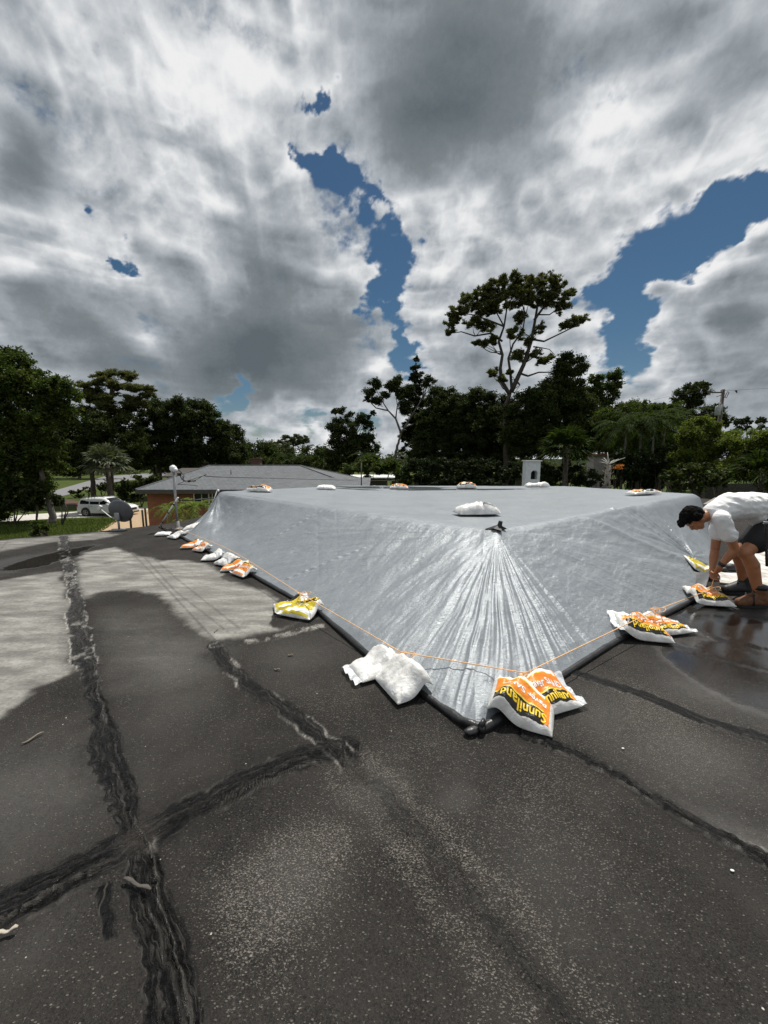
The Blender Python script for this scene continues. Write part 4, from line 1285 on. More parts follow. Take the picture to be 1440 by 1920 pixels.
def brick_house():
    eL, zE = at_D(254, 918, 24.0), at_D(254, 918, 24.0).z
    r0, r1 = at_D(393, 873, 29.0), at_D(562, 873, 29.0)
    eR = Vector((-1.2, 24.0, zE))
    x0, x1, y0, y1 = eL.x, eR.x, 24.0, 34.0
    r0 = Vector((r0.x, 29, r0.z)); r1 = Vector((r1.x, 29, r0.z))
    t = thing('brick_house', 'single storey orange brick house with a grey shingle hip roof', 'house', ((x0 + x1) / 2, 29, GROUND))
    m = MB()
    a, b, c, d = (x0, y0, zE), (x1, y0, zE), (x1, y1, zE), (x0, y1, zE)
    slab(m, [a, b, r1, r0]); slab(m, [c, d, r0, r1]); slab(m, [d, a, r0]); slab(m, [b, c, r1])
    # ridge caps
    for p, q in ((a, r0), (d, r0), (b, r1), (c, r1), (r0, r1)):
        m.tube([Vector(p) + Vector((0, 0, .01)), Vector(q) + Vector((0, 0, .01))], .055, 6)
    rf = m.build('roof', SHG, t, smooth=False)
    m = MB()
    ch = at_D(481, 872, 30.2)
    m.box((ch.x, 30.2, ch.z + .0), (.7, .6, .9)); m.box((ch.x, 30.2, ch.z + .49), (.8, .7, .08))
    m.build('chimney', simple('dark_brick', (.085, .045, .032), .9, scale=9, bump=.4), rf, smooth=False)
    m = MB()
    v = at_D(433, 885, 27); m.tube([(v.x, 27, v.z - .3), (v.x, 27, v.z + .15)], .03, 8)
    m.build('vent_pipe', FASC, rf)
    # front wing: a lower roof reaching forward
    wx0 = at_D(437, 915, 22.2).x
    zw = zE - .08
    m = MB()
    kz = zE + (26.2 - 24.0) / 5.0 * (r0.z - zE) + .03
    slab(m, [(wx0, 22.2, zw), (x1 + .3, 22.2, zw), (x1 + .3, 26.2, kz), (wx0 + 1.6, 26.2, kz)], .12)
    m.build('porch_roof', SHG, t, smooth=False)
    m = MB()
    m.box(((x0 + wx0) / 2, y0 - .012, zE - .16), (wx0 - x0, .03, .20)); m.box((x0 - .012, 29, zE - .16), (.03, 10, .20))
    m.box(((wx0 + x1) / 2, 22.18, zw - .15), (x1 - wx0, .03, .18)); m.box((wx0 - .02, 23.1, zw - .15), (.03, 1.8, .18))
    m.build('fascia', FASC, t, smooth=False)
    m = MB()
    wx = at_D(277, 950, 24.6).x
    m.box(((wx + x1 - .6) / 2, 29.0, (GROUND + zE) / 2 - .09), (x1 - .6 - wx, 8.8, zE - GROUND - .18))
    m.build('wall', BRICK, t, smooth=False)
    c = at_D(378, 930, 24.55); window(t, (c.x, 24.55, c.z), .95, .95)
    c = at_D(412, 930, 24.55); window(t, (c.x, 24.55, c.z), .9, .95)
    return t
brick_house()
def far_houses():
    # brown roofed wing/house just behind on the left
    a, b = at_D(302, 893, 37), at_D(420, 893, 37)
    zt = at_D(312, 877.5, 40).z
    t = thing('brown_roof_house', 'low house with a flat looking dark brown roof behind the grey shingle roof', 'house', ((a.x + b.x) / 2, 40, GROUND))
    m = MB()
    e = a.z
    A, B, C, D_ = (a.x, 37, e), (b.x + 3, 37, e), (b.x + 3, 44, e), (a.x, 44, e)
    r0, r1 = (a.x + .5, 40, zt), (b.x + 2, 40, zt)
    slab(m, [A, B, r1, r0]); slab(m, [C, D_, r0, r1]); slab(m, [D_, A, r0]); slab(m, [B, C, r1])
    m.build('roof', SHD, t, smooth=False)
    m = MB(); m.box(((a.x + b.x + 3) / 2, 40.5, (GROUND + e) / 2 - .07), (b.x + 2.4 - a.x, 6.2, e - GROUND - .15)); m.build('wall', simple('tan_wall', (.30, .24, .18), .9), t, smooth=False)
    # gable peak further back
    p = at_D(392, 866.5, 55)
    t = thing('gable_house', 'far house with a small brown gable peak among the oaks', 'house', (p.x, 58, GROUND))
    m = MB()
    e = at_D(365, 875, 55).z; w = abs(at_D(365, 875, 55).x - p.x) * 1.6
    slab(m, [(p.x - w, 54.5, e), (p.x - w, 62, e), (p.x, 62, p.z), (p.x, 54.5, p.z)]); slab(m, [(p.x + w, 54.5, e), (p.x + w, 62, e), (p.x, 62, p.z), (p.x, 54.5, p.z)])
    m.build('roof', SHD, t, smooth=False)
    m = MB(); m.box((p.x, 58.5, (GROUND + e) / 2), (w * 1.6, 6, e - GROUND - .2)); m.build('wall', simple('tan_wall', (.30, .24, .18), .9), t, smooth=False)
    # long white flat roof right of the shingle roof
    a, b = at_D(640, 895, 38), at_D(742, 895, 38)
    t = thing('white_flat_house', 'low building with a long white flat roof edge under the dark trees', 'building', ((a.x + b.x) / 2, 41, GROUND))
    m = MB(); m.box(((a.x + b.x) / 2, 41, a.z - .07), (b.x - a.x, 6, .14), bev=.02); m.box(((a.x + b.x) / 2 + .4, 41.2, a.z - .33), (b.x - a.x - 1, 5.6, .10))
    m.build('roof', WHITE, t, smooth=False)
    m = MB(); m.box(((a.x + b.x) / 2, 41.4, (GROUND + a.z) / 2 - .2), (b.x - a.x - 1.6, 5, a.z - GROUND - .4)); m.build('wall', simple('dim_wall', (.16, .15, .13), .9), t, smooth=False)
    # slim black vent pole at the far edge of our roof
    p = at_z(671.5, 908, .40)
    m = MB(); m.tube([(p.x, p.y + 2.4, 0.0), (p.x, p.y + 2.4, 1.35)], .028, 8); m.box((p.x, p.y + 2.4, 1.33), (.07, .07, .05))
    tag(m.build('vent_pole', FASC), 'thin black pole at the far edge of the roof that carries the service wire', 'pole')
    # white chimney with an arched opening
    D = 22.0
    l, r, top = at_D(986.5, 866, D).x, at_D(1014, 866, D).x, at_D(986, 865, D).z
    ol, orr, ot, ob = at_D(996, 880, D).x, at_D(1008.5, 880, D).x, at_D(996, 882, D).z, at_D(996, 899, D).z
    t = thing('white_chimney', 'white stucco chimney stack with a small arched opening', 'chimney', ((l + r) / 2, D, GROUND))
    cw = (orr - ol) / 2; cx = (ol + orr) / 2; n = 12
    arch = [(cx + cw * math.cos(math.pi * i / n), ot - cw + cw * math.sin(math.pi * i / n)) for i in range(n + 1)]
    m = MB()
    m.box(((l + ol) / 2, D + .25, (GROUND + top) / 2), (ol - l, .5, top - GROUND)); m.box(((r + orr) / 2, D + .25, (GROUND + top) / 2), (r - orr, .5, top - GROUND))
    m.box((cx, D + .25, (GROUND + ob) / 2), (orr - ol, .5, ob - GROUND))
    for i in range(n):
        (xa, za), (xb, zb) = arch[i], arch[i + 1]
        m.add([(xa, D, za), (xb, D, zb), (xb, D, top), (xa, D, top), (xa, D + .5, za), (xb, D + .5, zb), (xb, D + .5, top), (xa, D + .5, top)],
              [(0, 1, 2, 3), (7, 6, 5, 4), (0, 4, 5, 1), (3, 2, 6, 7)])
    m.build('stack', simple('white_stucco', (.62, .65, .68), .85, var=.12, scale=6, bump=.3), t, smooth=False)
    m = MB(); m.box((cx, D + .42, (ob + ot) / 2), (orr - ol + .05, .04, ot - ob + .05)); m.build('dark_panel', simple('opening_shade', (.02, .03, .02), .9), t, smooth=False)  # dark panel: the shade inside the arched opening, put into its colour
    m = MB(); m.box(((l + r) / 2, D + .25, top + .03), (r - l + .12, .62, .06)); m.build('cap', WHITE, t, smooth=False)
    # cream gable fragments glimpsed beyond
    a = at_D(1127, 900, 30)
    t = thing('pink_wall_house', 'pale pink house wall glimpsed between the fan palm and the bleached palm', 'house', (a.x, 31, GROUND))
    m = MB(); m.box((a.x + .6, 31.5, -.5), (1.5, 1.0, 4.4)); m.build('wall', simple('pink_wall', (.34, .31, .30), .9), t, smooth=False)
    m = MB(); m.box((a.x + .6, 31.5, 1.77), (1.8, 1.4, .14)); m.build('roof', simple('terracotta', (.22, .09, .04), .8, scale=20), t, smooth=False)
    # dark board fences
    wood = simple('weathered_fence', (.055, .050, .045), .9, var=.4, scale=6)
    for (px0, px1, D, ztop, lab) in ((735, 1000, 44, -.62, 'dark weathered board fence under the trees left of the white chimney'), (1300, 1520, 30, -.45, 'dark weathered board fence behind the worker')):
        a, b = at_D(px0, 900, D).x, at_D(px1, 900, D).x
        t = thing('board_fence', lab, 'fence', ((a + b) / 2, D, GROUND))
        m = MB(); x = a
        while x < b:
            m.box((x, D + random.uniform(-.01, .01), (GROUND + ztop) / 2 + random.uniform(-.03, .03)), (.135, .022, ztop - GROUND)); x += .15
        m.build('boards', wood, t, smooth=False)
        m = MB(); m.box(((a + b) / 2, D + .05, ztop - .3), (b - a, .05, .09)); m.box(((a + b) / 2, D + .05, GROUND + .5), (b - a, .05, .09)); m.build('rails', wood, t, smooth=False)
far_houses()

# ------------------------------------------------------------------ white SUV
def suv():
    c = at_z(205, 965.5, GROUND)
    t = thing('parked_suv', 'white SUV with dark windows parked on the concrete driveway', 'car', (c.x, c.y, GROUND))
    paint = simple('white_car_paint', (.78, .79, .80), .18, var=.02, spec=.6)
    blk = simple('black_plastic', (.025, .025, .027), .5)
    L, Wd = 5.0, 1.96
    # profile of lower body and of the roof/greenhouse as stations along x (front at +x)
    ox, oy, oz = c.x, c.y, GROUND
    def loft(stations, name, mat, parent):
        V, F = [], []
        k = 14
        for (x, zb, zt, hw, tw) in stations:
            for j in range(k):
                a = j / (k - 1)
                if a < .5:
                    q = a / .5
                    y = -hw + (hw - tw) * 0
                    z = zb + (zt - zb) * min(1, q * 1.15)
                    y = -(hw + (tw - hw) * max(0, q) ** 2.0)
                    y = y * (1 - .08 * max(0, q - .85) / .15)
                else:
                    q = (1 - a) / .5
                    z = zb + (zt - zb) * min(1, q * 1.15)
                    y = (hw + (tw - hw) * q ** 2.0)
                    y = y * (1 - .08 * max(0, q - .85) / .15)
                V.append((ox + x, oy + y, oz + z))
        n = len(stations)
        for i in range(n - 1):
            for j in range(k - 1): F.append((i * k + j, (i + 1) * k + j, (i + 1) * k + j + 1, i * k + j + 1))
            F.append((i * k + k - 1, (i + 1) * k + k - 1, (i + 1) * k, i * k))
        F.append(tuple(range(k))); F.append(tuple((n - 1) * k + j for j in range(k))[::-1])
        return mk(name, V, F, mat, parent)
    body = [(-2.48, .45, .95, .80, .74), (-2.42, .34, 1.10, .92, .86), (-2.2, .30, 1.16, .97, .90), (-1.0, .30, 1.14, .98, .92), (.4, .30, 1.12, .98, .92), (1.05, .30, 1.10, .98, .90),
            (1.6, .30, 1.06, .97, .86), (2.1, .30, 1.00, .95, .80), (2.38, .34, .90, .90, .70), (2.50, .42, .74, .80, .60)]
    loft(body, 'body', paint, t)
    green = [(-2.36, 1.05, 1.18, .86, .80), (-2.12, 1.05, 1.66, .86, .66), (-1.9, 1.05, 1.74, .88, .64), (-.8, 1.05, 1.80, .88, .65), (.05, 1.05, 1.78, .88, .65), (.35, 1.05, 1.70, .88, .66), (1.15, 1.03, 1.12, .88, .80)]
    loft(green, 'cabin', paint, t)
    # windows each side and both screens, a skin just proud of the cabin
    def side_glass(x0, x1, zb, z0, z1, sgn, name='side_window'):
        m = MB()
        def yy(z):
            q = min(1, (z - 1.05) / .72); return .885 + (.655 - .885) * q ** 2.0 + .012
        pts = [(x0, zb), (x1, zb), (x1, z1), (x0, z0)]
        g = []
        for i in range(7):
            for j in range(5):
                u, v = i / 6, j / 4
                x = x0 + (x1 - x0) * u + (0)
                z = zb + ((z0 + (z1 - z0) * u) - zb) * v
                g.append((ox + x, oy + sgn * yy(z), oz + z))
        F = [(i * 5 + j, (i + 1) * 5 + j, (i + 1) * 5 + j + 1, i * 5 + j + 1) for i in range(6) for j in range(4)]
        m.add(g, F if sgn < 0 else [f[::-1] for f in F])
        m.build(name, DARKG, t)
    for sg in (-1, 1):
        side_glass(-2.08, -1.18, 1.18, 1.52, 1.66, sg); side_glass(-1.08, -.18, 1.16, 1.67, 1.69, sg); side_glass(-.10, .82, 1.15, 1.68, 1.30, sg)
    m = MB(); m.add([(ox + 1.20, oy - .74, oz + 1.10), (ox + 1.20, oy + .74, oz + 1.10), (ox + .38, oy + .60, oz + 1.715), (ox + .38, oy - .60, oz + 1.715)], [(0, 1, 2, 3)]); m.build('windscreen', DARKG, t)
    m = MB(); m.add([(ox - 2.385, oy - .72, oz + 1.18), (ox - 2.385, oy + .72, oz + 1.18), (ox - 2.15, oy + .60, oz + 1.62), (ox - 2.15, oy - .60, oz + 1.62)], [(0, 1, 2, 3)]); m.build('rear_window', DARKG, t)
    rub = simple('tyre_rubber', (.02, .02, .02), .8); alloy = simple('alloy', (.45, .45, .46), .3, .8)
    for x in (-1.50, 1.42):
        for sg in (-1, 1):
            m = MB(); m.tube([(ox + x, oy + sg * .93, oz + .40), (ox + x, oy + sg * .995, oz + .40)], .46, 28); m.build('wheel_arch', blk, t)
            m = MB(); m.tube([(ox + x, oy + sg * .76, oz + .38), (ox + x, oy + sg * .79, oz + .38), (ox + x, oy + sg * .99, oz + .38), (ox + x, oy + sg * 1.012, oz + .38)], [.34, .38, .38, .34], 28)
            w = m.build('wheel', rub, t)
            m = MB()
            for k in range(5):
                a = 2 * math.pi * k / 5
                m.box((ox + x + .11 * math.cos(a), oy + sg * 1.016, oz + .38 + .11 * math.sin(a)), (.22, .02, .055), (0, -a, 0))
            m.tube([(ox + x, oy + sg * 1.0, oz + .38), (ox + x, oy + sg * 1.02, oz + .38)], .05, 12)
            m.add(*ring_band(ox + x, oy + sg * 1.015, oz + .38, .21, .255))
            m.build('rim', alloy, w, smooth=False)
    m = MB()
    for sg in (-1, 1): m.tube([(ox - 1.9, oy + sg * .60, oz + 1.80), (ox - 1.7, oy + sg * .60, oz + 1.85), (ox + .0, oy + sg * .60, oz + 1.86), (ox + .2, oy + sg * .60, oz + 1.80)], .022, 8)
    m.build('roof_rails', simple('rail_grey', (.2, .2, .2), .4, .5), t)
    for sg in (-1, 1):
        m = MB(); m.box((ox + .78, oy + sg * 1.03, oz + 1.18), (.16, .22, .15), bev=.03); m.build('mirror', paint, t)
        m = MB(); m.box((ox + 2.30, oy + sg * .74, oz + .80), (.34, .26, .14), (0, .1, sg * .45), bev=.03); m.build('headlight', simple('lamp_glass', (.55, .58, .6), .1, spec=.8), t)
        m = MB(); m.box((ox - 2.40, oy + sg * .84, oz + .98), (.14, .16, .26), bev=.03); m.build('tail_light', simple('tail_red', (.35, .02, .02), .25), t)
    m = MB(); m.box((ox + 2.47, oy, oz + .66), (.08, 1.0, .22), bev=.02); m.build('grille', blk, t)
    m = MB(); m.box((ox, oy, oz + .30), (4.7, 1.93, .14), bev=.03); m.build('sill_trim', blk, t)
    m = MB()
    for x in (-.92, .08):
        m = MB(); m.box((ox + x + .05, oy - .975, oz + 1.00), (.18, .03, .03), bev=.008); m.build('door_handle', blk, t)
    for x in (-1.13, -.13, .92):
        m = MB(); m.box((ox + x, oy - .965, oz + .78), (.010, .02, .62)); m.build('door_seam', blk, t, smooth=False)
    t.scale = (.83, .86, .82)
    t.rotation_euler[2] = R(-4)
def ring_band(cx, cy, cz, r0, r1, n=24):
    V = []
    for i in range(n):
        a = 2 * math.pi * i / n
        for r in (r0, r1): V.append((cx + r * math.cos(a), cy, cz + r * math.sin(a)))
    F = [(2 * i, 2 * i + 1, (2 * i + 3) % (2 * n), (2 * i + 2) % (2 * n)) for i in range(n)]
    return V, F
suv()

# ------------------------------------------------------------------ satellite dish, conduit mast, wires on our roof
def roof_gear():
    b = at_z(222, 994, 0)
    t = thing('satellite_dish', 'dark grey satellite dish seen from behind at the left roof edge', 'satellite dish', (b.x, b.y, 0))
    grey = simple('dish_grey', (.075, .078, .085), .45, .1, var=.15)
    galv = simple('galvanised', (.30, .30, .30), .45, .6)
    m = MB(); m.box((b.x, b.y, .012), (.26, .2, .024), (0, 0, .4), bev=.004)
    m.tube([(b.x + .02, b.y, .02), (b.x + .02, b.y, .14), (b.x - .01, b.y + .01, .30)], .022, 10); m.build('mast', galv, t)
    c = Vector(at_D(226, 958, b.y + .06))
    nrm = Vector((-.22, -1.0, -.10)).normalized()          # back of the dish looks at the camera
    up = Vector((0.10, -.1, 1)); up = (up - nrm * up.dot(nrm)).normalized(); rt = up.cross(nrm)
    V, F = [tuple(c + nrm * .075)], []
    nr, na = 7, 36
    for i in range(1, nr + 1):
        for j in range(na):
            a = 2 * math.pi * j / na; r = i / nr
            V.append(tuple(c + rt * (.315 * r * math.cos(a)) + up * (.245 * r * math.sin(a)) + nrm * .075 * (1 - r * r)))
    n1 = len(V)
    V += [tuple(Vector(v) - nrm * .008) for v in V]
    F += [(0, 1 + j, 1 + (j + 1) % na) for j in range(na)]
    for i in range(nr - 1):
        F += [(1 + i * na + j, 1 + (i + 1) * na + j, 1 + (i + 1) * na + (j + 1) % na, 1 + i * na + (j + 1) % na) for j in range(na)]
    F += [tuple(k + n1 for k in f[::-1]) for f in F[:]]
    e = 1 + (nr - 1) * na
    F += [(e + j, e + j + n1, e + (j + 1) % na + n1, e + (j + 1) % na) for j in range(na)]
    mk('reflector', V, F, grey, t)
    m = MB(); bb = c + nrm * .09 - up * .10
    m.box(bb, (.10, .06, .16), (0, 0, .1), bev=.01); m.tube([bb, (b.x - .01, b.y + .01, .28)], .03, 10)
    m.tube([bb - rt * .05 - up * .02, bb - rt * .16 - up * .06], .012, 6); m.build('bracket', galv, t)
    m = MB(); a0 = c - up * .22 + nrm * .02; a1 = at_D(189, 955, b.y + .34)
    m.tube([a0, (a0 + a1) / 2 - up * .05 , a1], .012, 8); m.box(a1 + Vector((-.02, 0, .03)), (.07, .06, .12), (0, .5, 0), bev=.012)
    m.build('feed_arm', simple('feed_white', (.55, .55, .53), .5), t)
    # conduit mast with weatherhead
    b = at_z(333.5, 992, 0); top = at_D(330, 884, b.y)
    t = thing('conduit_mast', 'grey electrical conduit mast with a white weatherhead cap', 'mast', (b.x, b.y, 0))
    m = MB(); m.tube([(b.x, b.y, 0), (b.x, b.y, top.z)], .026, 12); m.build('pipe', galv, t)
    m = MB(); m.tube([(b.x, b.y, 0), (b.x, b.y, .02), (b.x, b.y, .06), (b.x, b.y, .18)], [.13, .11, .05, .042], 16); m.build('flashing', simple('lead_flashing', (.16, .155, .15), .6, .3), t)
    m = MB(); h = Vector((b.x, b.y, top.z))
    m.tube([h + Vector((0, 0, -.02)), h + Vector((0, 0, .05)), h + Vector((.0, 0, .10)), h + Vector((.01, 0, .135))], [.042, .075, .068, .02], 14)
    m.ball(h + Vector((.05, -.02, .03)), (.06, .05, .05), 12, 8); m.build('weatherhead', simple('cap_white', (.75, .76, .77), .35), t)
    blk = simple('cable_black', (.012, .012, .012), .5)
    m = MB()
    def cat(pts, r=.009):
        P = [at_D(x, y, D) for x, y, D in pts]
        q = []
        for i in range(len(P) - 1):
            p0, p1, p2_, p3 = P[max(i - 1, 0)], P[i], P[i + 1], P[min(i + 2, len(P) - 1)]
            for s in np.linspace(0, 1, 8, endpoint=(i == len(P) - 2)):
                q.append(.5 * ((2 * p1) + (-p0 + p2_) * s + (2 * p0 - 5 * p1 + 4 * p2_ - p3) * s * s + (-p0 + 3 * p1 - 3 * p2_ + p3) * s ** 3))
        m.tube(q, r, 6)
    y = b.y
    cat([(335, 880, y), (340, 886, y - .05), (338, 893, y), (346, 902, y + .1), (358, 903, y + .2), (372, 897, y + .4), (386, 890, y + .7), (402, 894, y + 1.2), (520, 897, 14), (640, 900, 17.5), (671, 900, 18.6)])
    cat([(335, 882, y), (345, 892, y - .04), (341, 899, y), (352, 901, y + .1), (362, 898, y + .2), (378, 893, y + .5)], .007)
    cat([(331, 892, y - .03), (342, 893, y - .03), (344, 903, y), (333, 908, y + .02), (350, 909, y + .05), (371, 911, y + .3)], .006)
    cat([(302, 985, y - .3), (304, 990, y - .25), (312, 992, y - .1), (330, 990, y)], .010)
    a, c_ = at_D(353, 902, y + .15), at_D(366, 901, y + .35)
    m.tube([a, c_], .022, 8); m.box(at_D(336, 889, y - .03), (.06, .05, .05))
    tag(m.build('service_cable', blk), 'tangle of black service cable running right from the weatherhead', 'cable')
    m = MB(); a, c_ = at_z(298.5, 988, .01), at_D(334, 933, b.y - .04)
    for i in range(2): pass
    m.tube([a, c_], .017, 10)
    o = thing('brace_pipe', 'white brace pipe leaning up against the conduit mast', 'pipe', tuple(a)); m.build('tube', simple('pvc_white', (.68, .68, .67), .35), o)
    m = MB()
    for s in (.18, .5, .78):
        m = MB(); m.tube([a.lerp(c_, s - .02), a.lerp(c_, s + .02)], .019, 10); m.build('band', blk, o)
    m = MB(); m.tube([at_D(335, 939, b.y), at_D(370, 937, b.y + .1), at_D(404, 933, 8.8)], .011, 8)
    tag(m.build('guy_bar', blk), 'thin dark bar from the mast to the far left corner of the tarpaulin', 'bar')
    # white rope tie at the far left corner of the cloth
    m = MB(); m.tube([(PL[4][0], PL[4][1], .80), at_D(402, 935, 8.75), at_D(391, 955, 8.6)], .012, 6); m.ball((PL[4][0] + .02, PL[4][1], .80), .03, 8, 6)
    tag(m.build('corner_tie', simple('tie_white', (.7, .7, .7), .6)), 'white cord tied round the far left top corner of the tarpaulin', 'cord')
    # garden posts and a bench end by the house
    wd = simple('post_wood', (.09, .07, .055), .9)
    for px, py0, py1, D, lab in ((276, 1000, 951, 20, 'dark garden post beside the brick corner'), (247, 1000, 962, 19, 'thin garden stake left of the small agaves'), (270, 996, 956, 21, 'grey garden post between the agaves and the brick corner')):
        a = at_D(px, py0, D); z1 = at_D(px, py1, D).z
        m = MB(); m.tube([(a.x, a.y, GROUND), (a.x, a.y, z1 - .03), (a.x, a.y, z1)], [.05, .05, .035], 8); tag(m.build('garden_post', wd), lab, 'post')
roof_gear()

# ------------------------------------------------------------------ utility pole
def pole():
    D = 42.0
    p = at_D(1341, 858, D); top = at_D(1341, 730, D).z
    t = thing('utility_pole', 'wooden utility pole with crossarm and grey transformer above the trees', 'utility pole', (p.x, D, GROUND))
    wd = simple('pole_wood', (.10, .085, .07), .9, var=.3, scale=10)
    gr = simple('transformer_grey', (.34, .35, .36), .5)
    m = MB(); m.tube([(p.x, D, GROUND), (p.x, D, 3), (p.x, D, top)], [.22, .20, .16], 12); m.build('post', wd, t)
    m = MB(); a, b = at_D(1326, 736, D - .2), at_D(1355, 735, D - .2); m.box(((a.x + b.x) / 2, D - .22, a.z), (b.x - a.x, .1, .13)); m.build('crossarm', wd, t, smooth=False)
    for px in (1330, 1352):
        q = at_D(px, 733, D - .2); m = MB(); m.tube([(q.x, D - .2, q.z - .1), (q.x, D - .2, q.z + .05), (q.x, D - .2, q.z + .15)], [.03, .06, .03], 8); m.build('insulator', gr, t)
    q = at_D(1346, 770, D - .4); m = MB(); m.tube([(q.x, D - .4, q.z - .5), (q.x, D - .4, q.z - .45), (q.x, D - .4, q.z + .42), (q.x, D - .4, q.z + .5)], [.2, .25, .25, .18], 16)
    m.tube([(q.x - .08, D - .5, q.z + .5), (q.x - .1, D - .5, q.z + .85)], .05, 8); m.tube([(q.x + .08, D - .5, q.z + .5), (q.x + .1, D - .5, q.z + .8)], .05, 8); m.build('transformer', gr, t)
    m = MB(); q2 = at_D(1353, 765, D - .3); m.tube([(q2.x, D - .3, q2.z - .3), (q2.x, D - .3, q2.z + .4)], .07, 8); m.tube([(q2.x, D - .3, q2.z + .1), (p.x, D, q2.z)], .03, 6); m.build('fuse_cutout', gr, t)
    m = MB()
    a, b = at_D(1343, 744, D), at_D(1360, 738, D - .4); m.tube([a, b], .035, 6)
    c = [at_D(1359, 745, D - .4), at_D(1364, 734, D - .4), at_D(1367, 736, D - .4), at_D(1362, 746, D - .4)]
    m.tube(c + [c[0]], .035, 6); m.build('lamp_bracket', wd, t)
    m = MB()
    q = [at_D(1352, 733, D - .2), at_D(1366, 731, D), at_D(1383, 732.5, D + 3)]; m.tube(q, .012, 5)
    m.tube([at_D(1380, 732, D + 2.5), at_D(1382, 737, D + 2.5)], [.12, .03], 6)
    q = [at_D(1330, 734, D - .2), at_D(1260, 742, D + 6), at_D(1180, 760, D + 12)]; m.tube(q, .010, 5)
    m.tube([at_D(1352, 733, D - .2), at_D(1440, 728, 36), at_D(1560, 715, 30)], .010, 5)
    m.build('wires', simple('cable_black', (.012, .012, .012), .5), t)
pole()
# ------------------------------------------------------------------ vegetation
VR = np.random.default_rng(2024)
BARK = simple('bark', (.075, .062, .050), .95, var=.4, scale=6, bump=.6, bscale=20, bdist=.03)
BARKG = simple('grey_bark', (.14, .125, .11), .95, var=.4, scale=5, bump=.5, bscale=20, bdist=.03)
L_DARK = leaf_mat('leaf_dark', (.013, .021, .007), (.050, .066, .020), .26)
L_OAK = leaf_mat('leaf_oak', (.016, .026, .007), (.056, .073, .021), .25)
L_MID = leaf_mat('leaf_mid', (.022, .037, .008), (.078, .104, .025), .30)
L_LIT = leaf_mat('leaf_light', (.045, .070, .012), (.14, .17, .038), .35)
L_PINE = leaf_mat('leaf_pine', (.038, .050, .018), (.120, .120, .048), .32)
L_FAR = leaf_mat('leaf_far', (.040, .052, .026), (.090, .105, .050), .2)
L_PALM = leaf_mat('leaf_palm', (.012, .021, .006), (.042, .060, .017), .25, .8, .05)
def rand_dirs(n):
    v = VR.normal(size=(n, 3))
    return v / np.linalg.norm(v, axis=1)[:, None]
def leaf_cloud(C, size, asp=.55, up=0.3):
    """a folded kite per centre"""
    n = len(C)
    a = rand_dirs(n); a[:, 2] = a[:, 2] * .8
    a /= np.linalg.norm(a, axis=1)[:, None]
    nrm = rand_dirs(n); nrm[:, 2] += up
    b = np.cross(nrm, a); b /= np.linalg.norm(b, axis=1)[:, None] + 1e-9
    nn = np.cross(a, b)
    s = size * VR.uniform(.6, 1.35, n)[:, None]
    w = s * asp
    V = np.stack([C - a * s * .5, C + b * w * .5 + nn * w * .12, C + a * s * .5, C - b * w * .5 + nn * w * .12], 1).reshape(-1, 3)
    return V, np.arange(4 * n).reshape(n, 4)
def needle_cloud(C, size, k=5):
    """tufts: k thin triangles fanning from each centre"""
    n = len(C)
    base = np.repeat(C, k, axis=0)
    d = rand_dirs(n * k); d[:, 2] = np.abs(d[:, 2]) * .9 + .05
    d /= np.linalg.norm(d, axis=1)[:, None]
    side = np.cross(d, rand_dirs(n * k)); side /= np.linalg.norm(side, axis=1)[:, None] + 1e-9
    s = size * VR.uniform(.7, 1.3, n * k)[:, None]
    V = np.stack([base - side * .02 * s - d * .1 * s, base + side * .11 * s + d * s * .5, base + d * s, base - side * .11 * s + d * s * .5], 1).reshape(-1, 3)
    return V, np.arange(4 * n * k).reshape(n * k, 4)
def clump_pts(c, r, n, flat=.8, shell=.55):
    """leafy spray: a handful of twigs bristling out of the clump, leaves strung along them"""
    k = max(3, n // 16)
    d = rand_dirs(k)
    ln = r * VR.uniform(.45, 1.35, k) ** .9
    j = VR.integers(0, k, n)
    t = VR.uniform(.08, 1.0, n) ** .7
    p = d[j] * (ln[j] * t)[:, None] + VR.normal(size=(n, 3)) * (r * .16)
    p[:, 2] = p[:, 2] * flat + r * .10 * t
    return p + np.array(c)
def limb(m, a, b, r0, r1, wig=.12, n=6, up=.15):
    a, b = np.array(a, float), np.array(b, float)
    L = np.linalg.norm(b - a)
    t = np.linspace(0, 1, n)
    off = VR.normal(size=(n, 3)) * wig * L * .35
    off[0] = 0; off[-1] = 0
    arc = np.sin(t * math.pi)[:, None] * np.array([0, 0, -up * L * .25])
    q = a + t[:, None] * (b - a) + off * np.sin(t * math.pi)[:, None] + arc
    m.tube(q, r0 + (r1 - r0) * t ** .8, 6 if r0 < .15 else 9)
    return q
NT_COUNT = 0
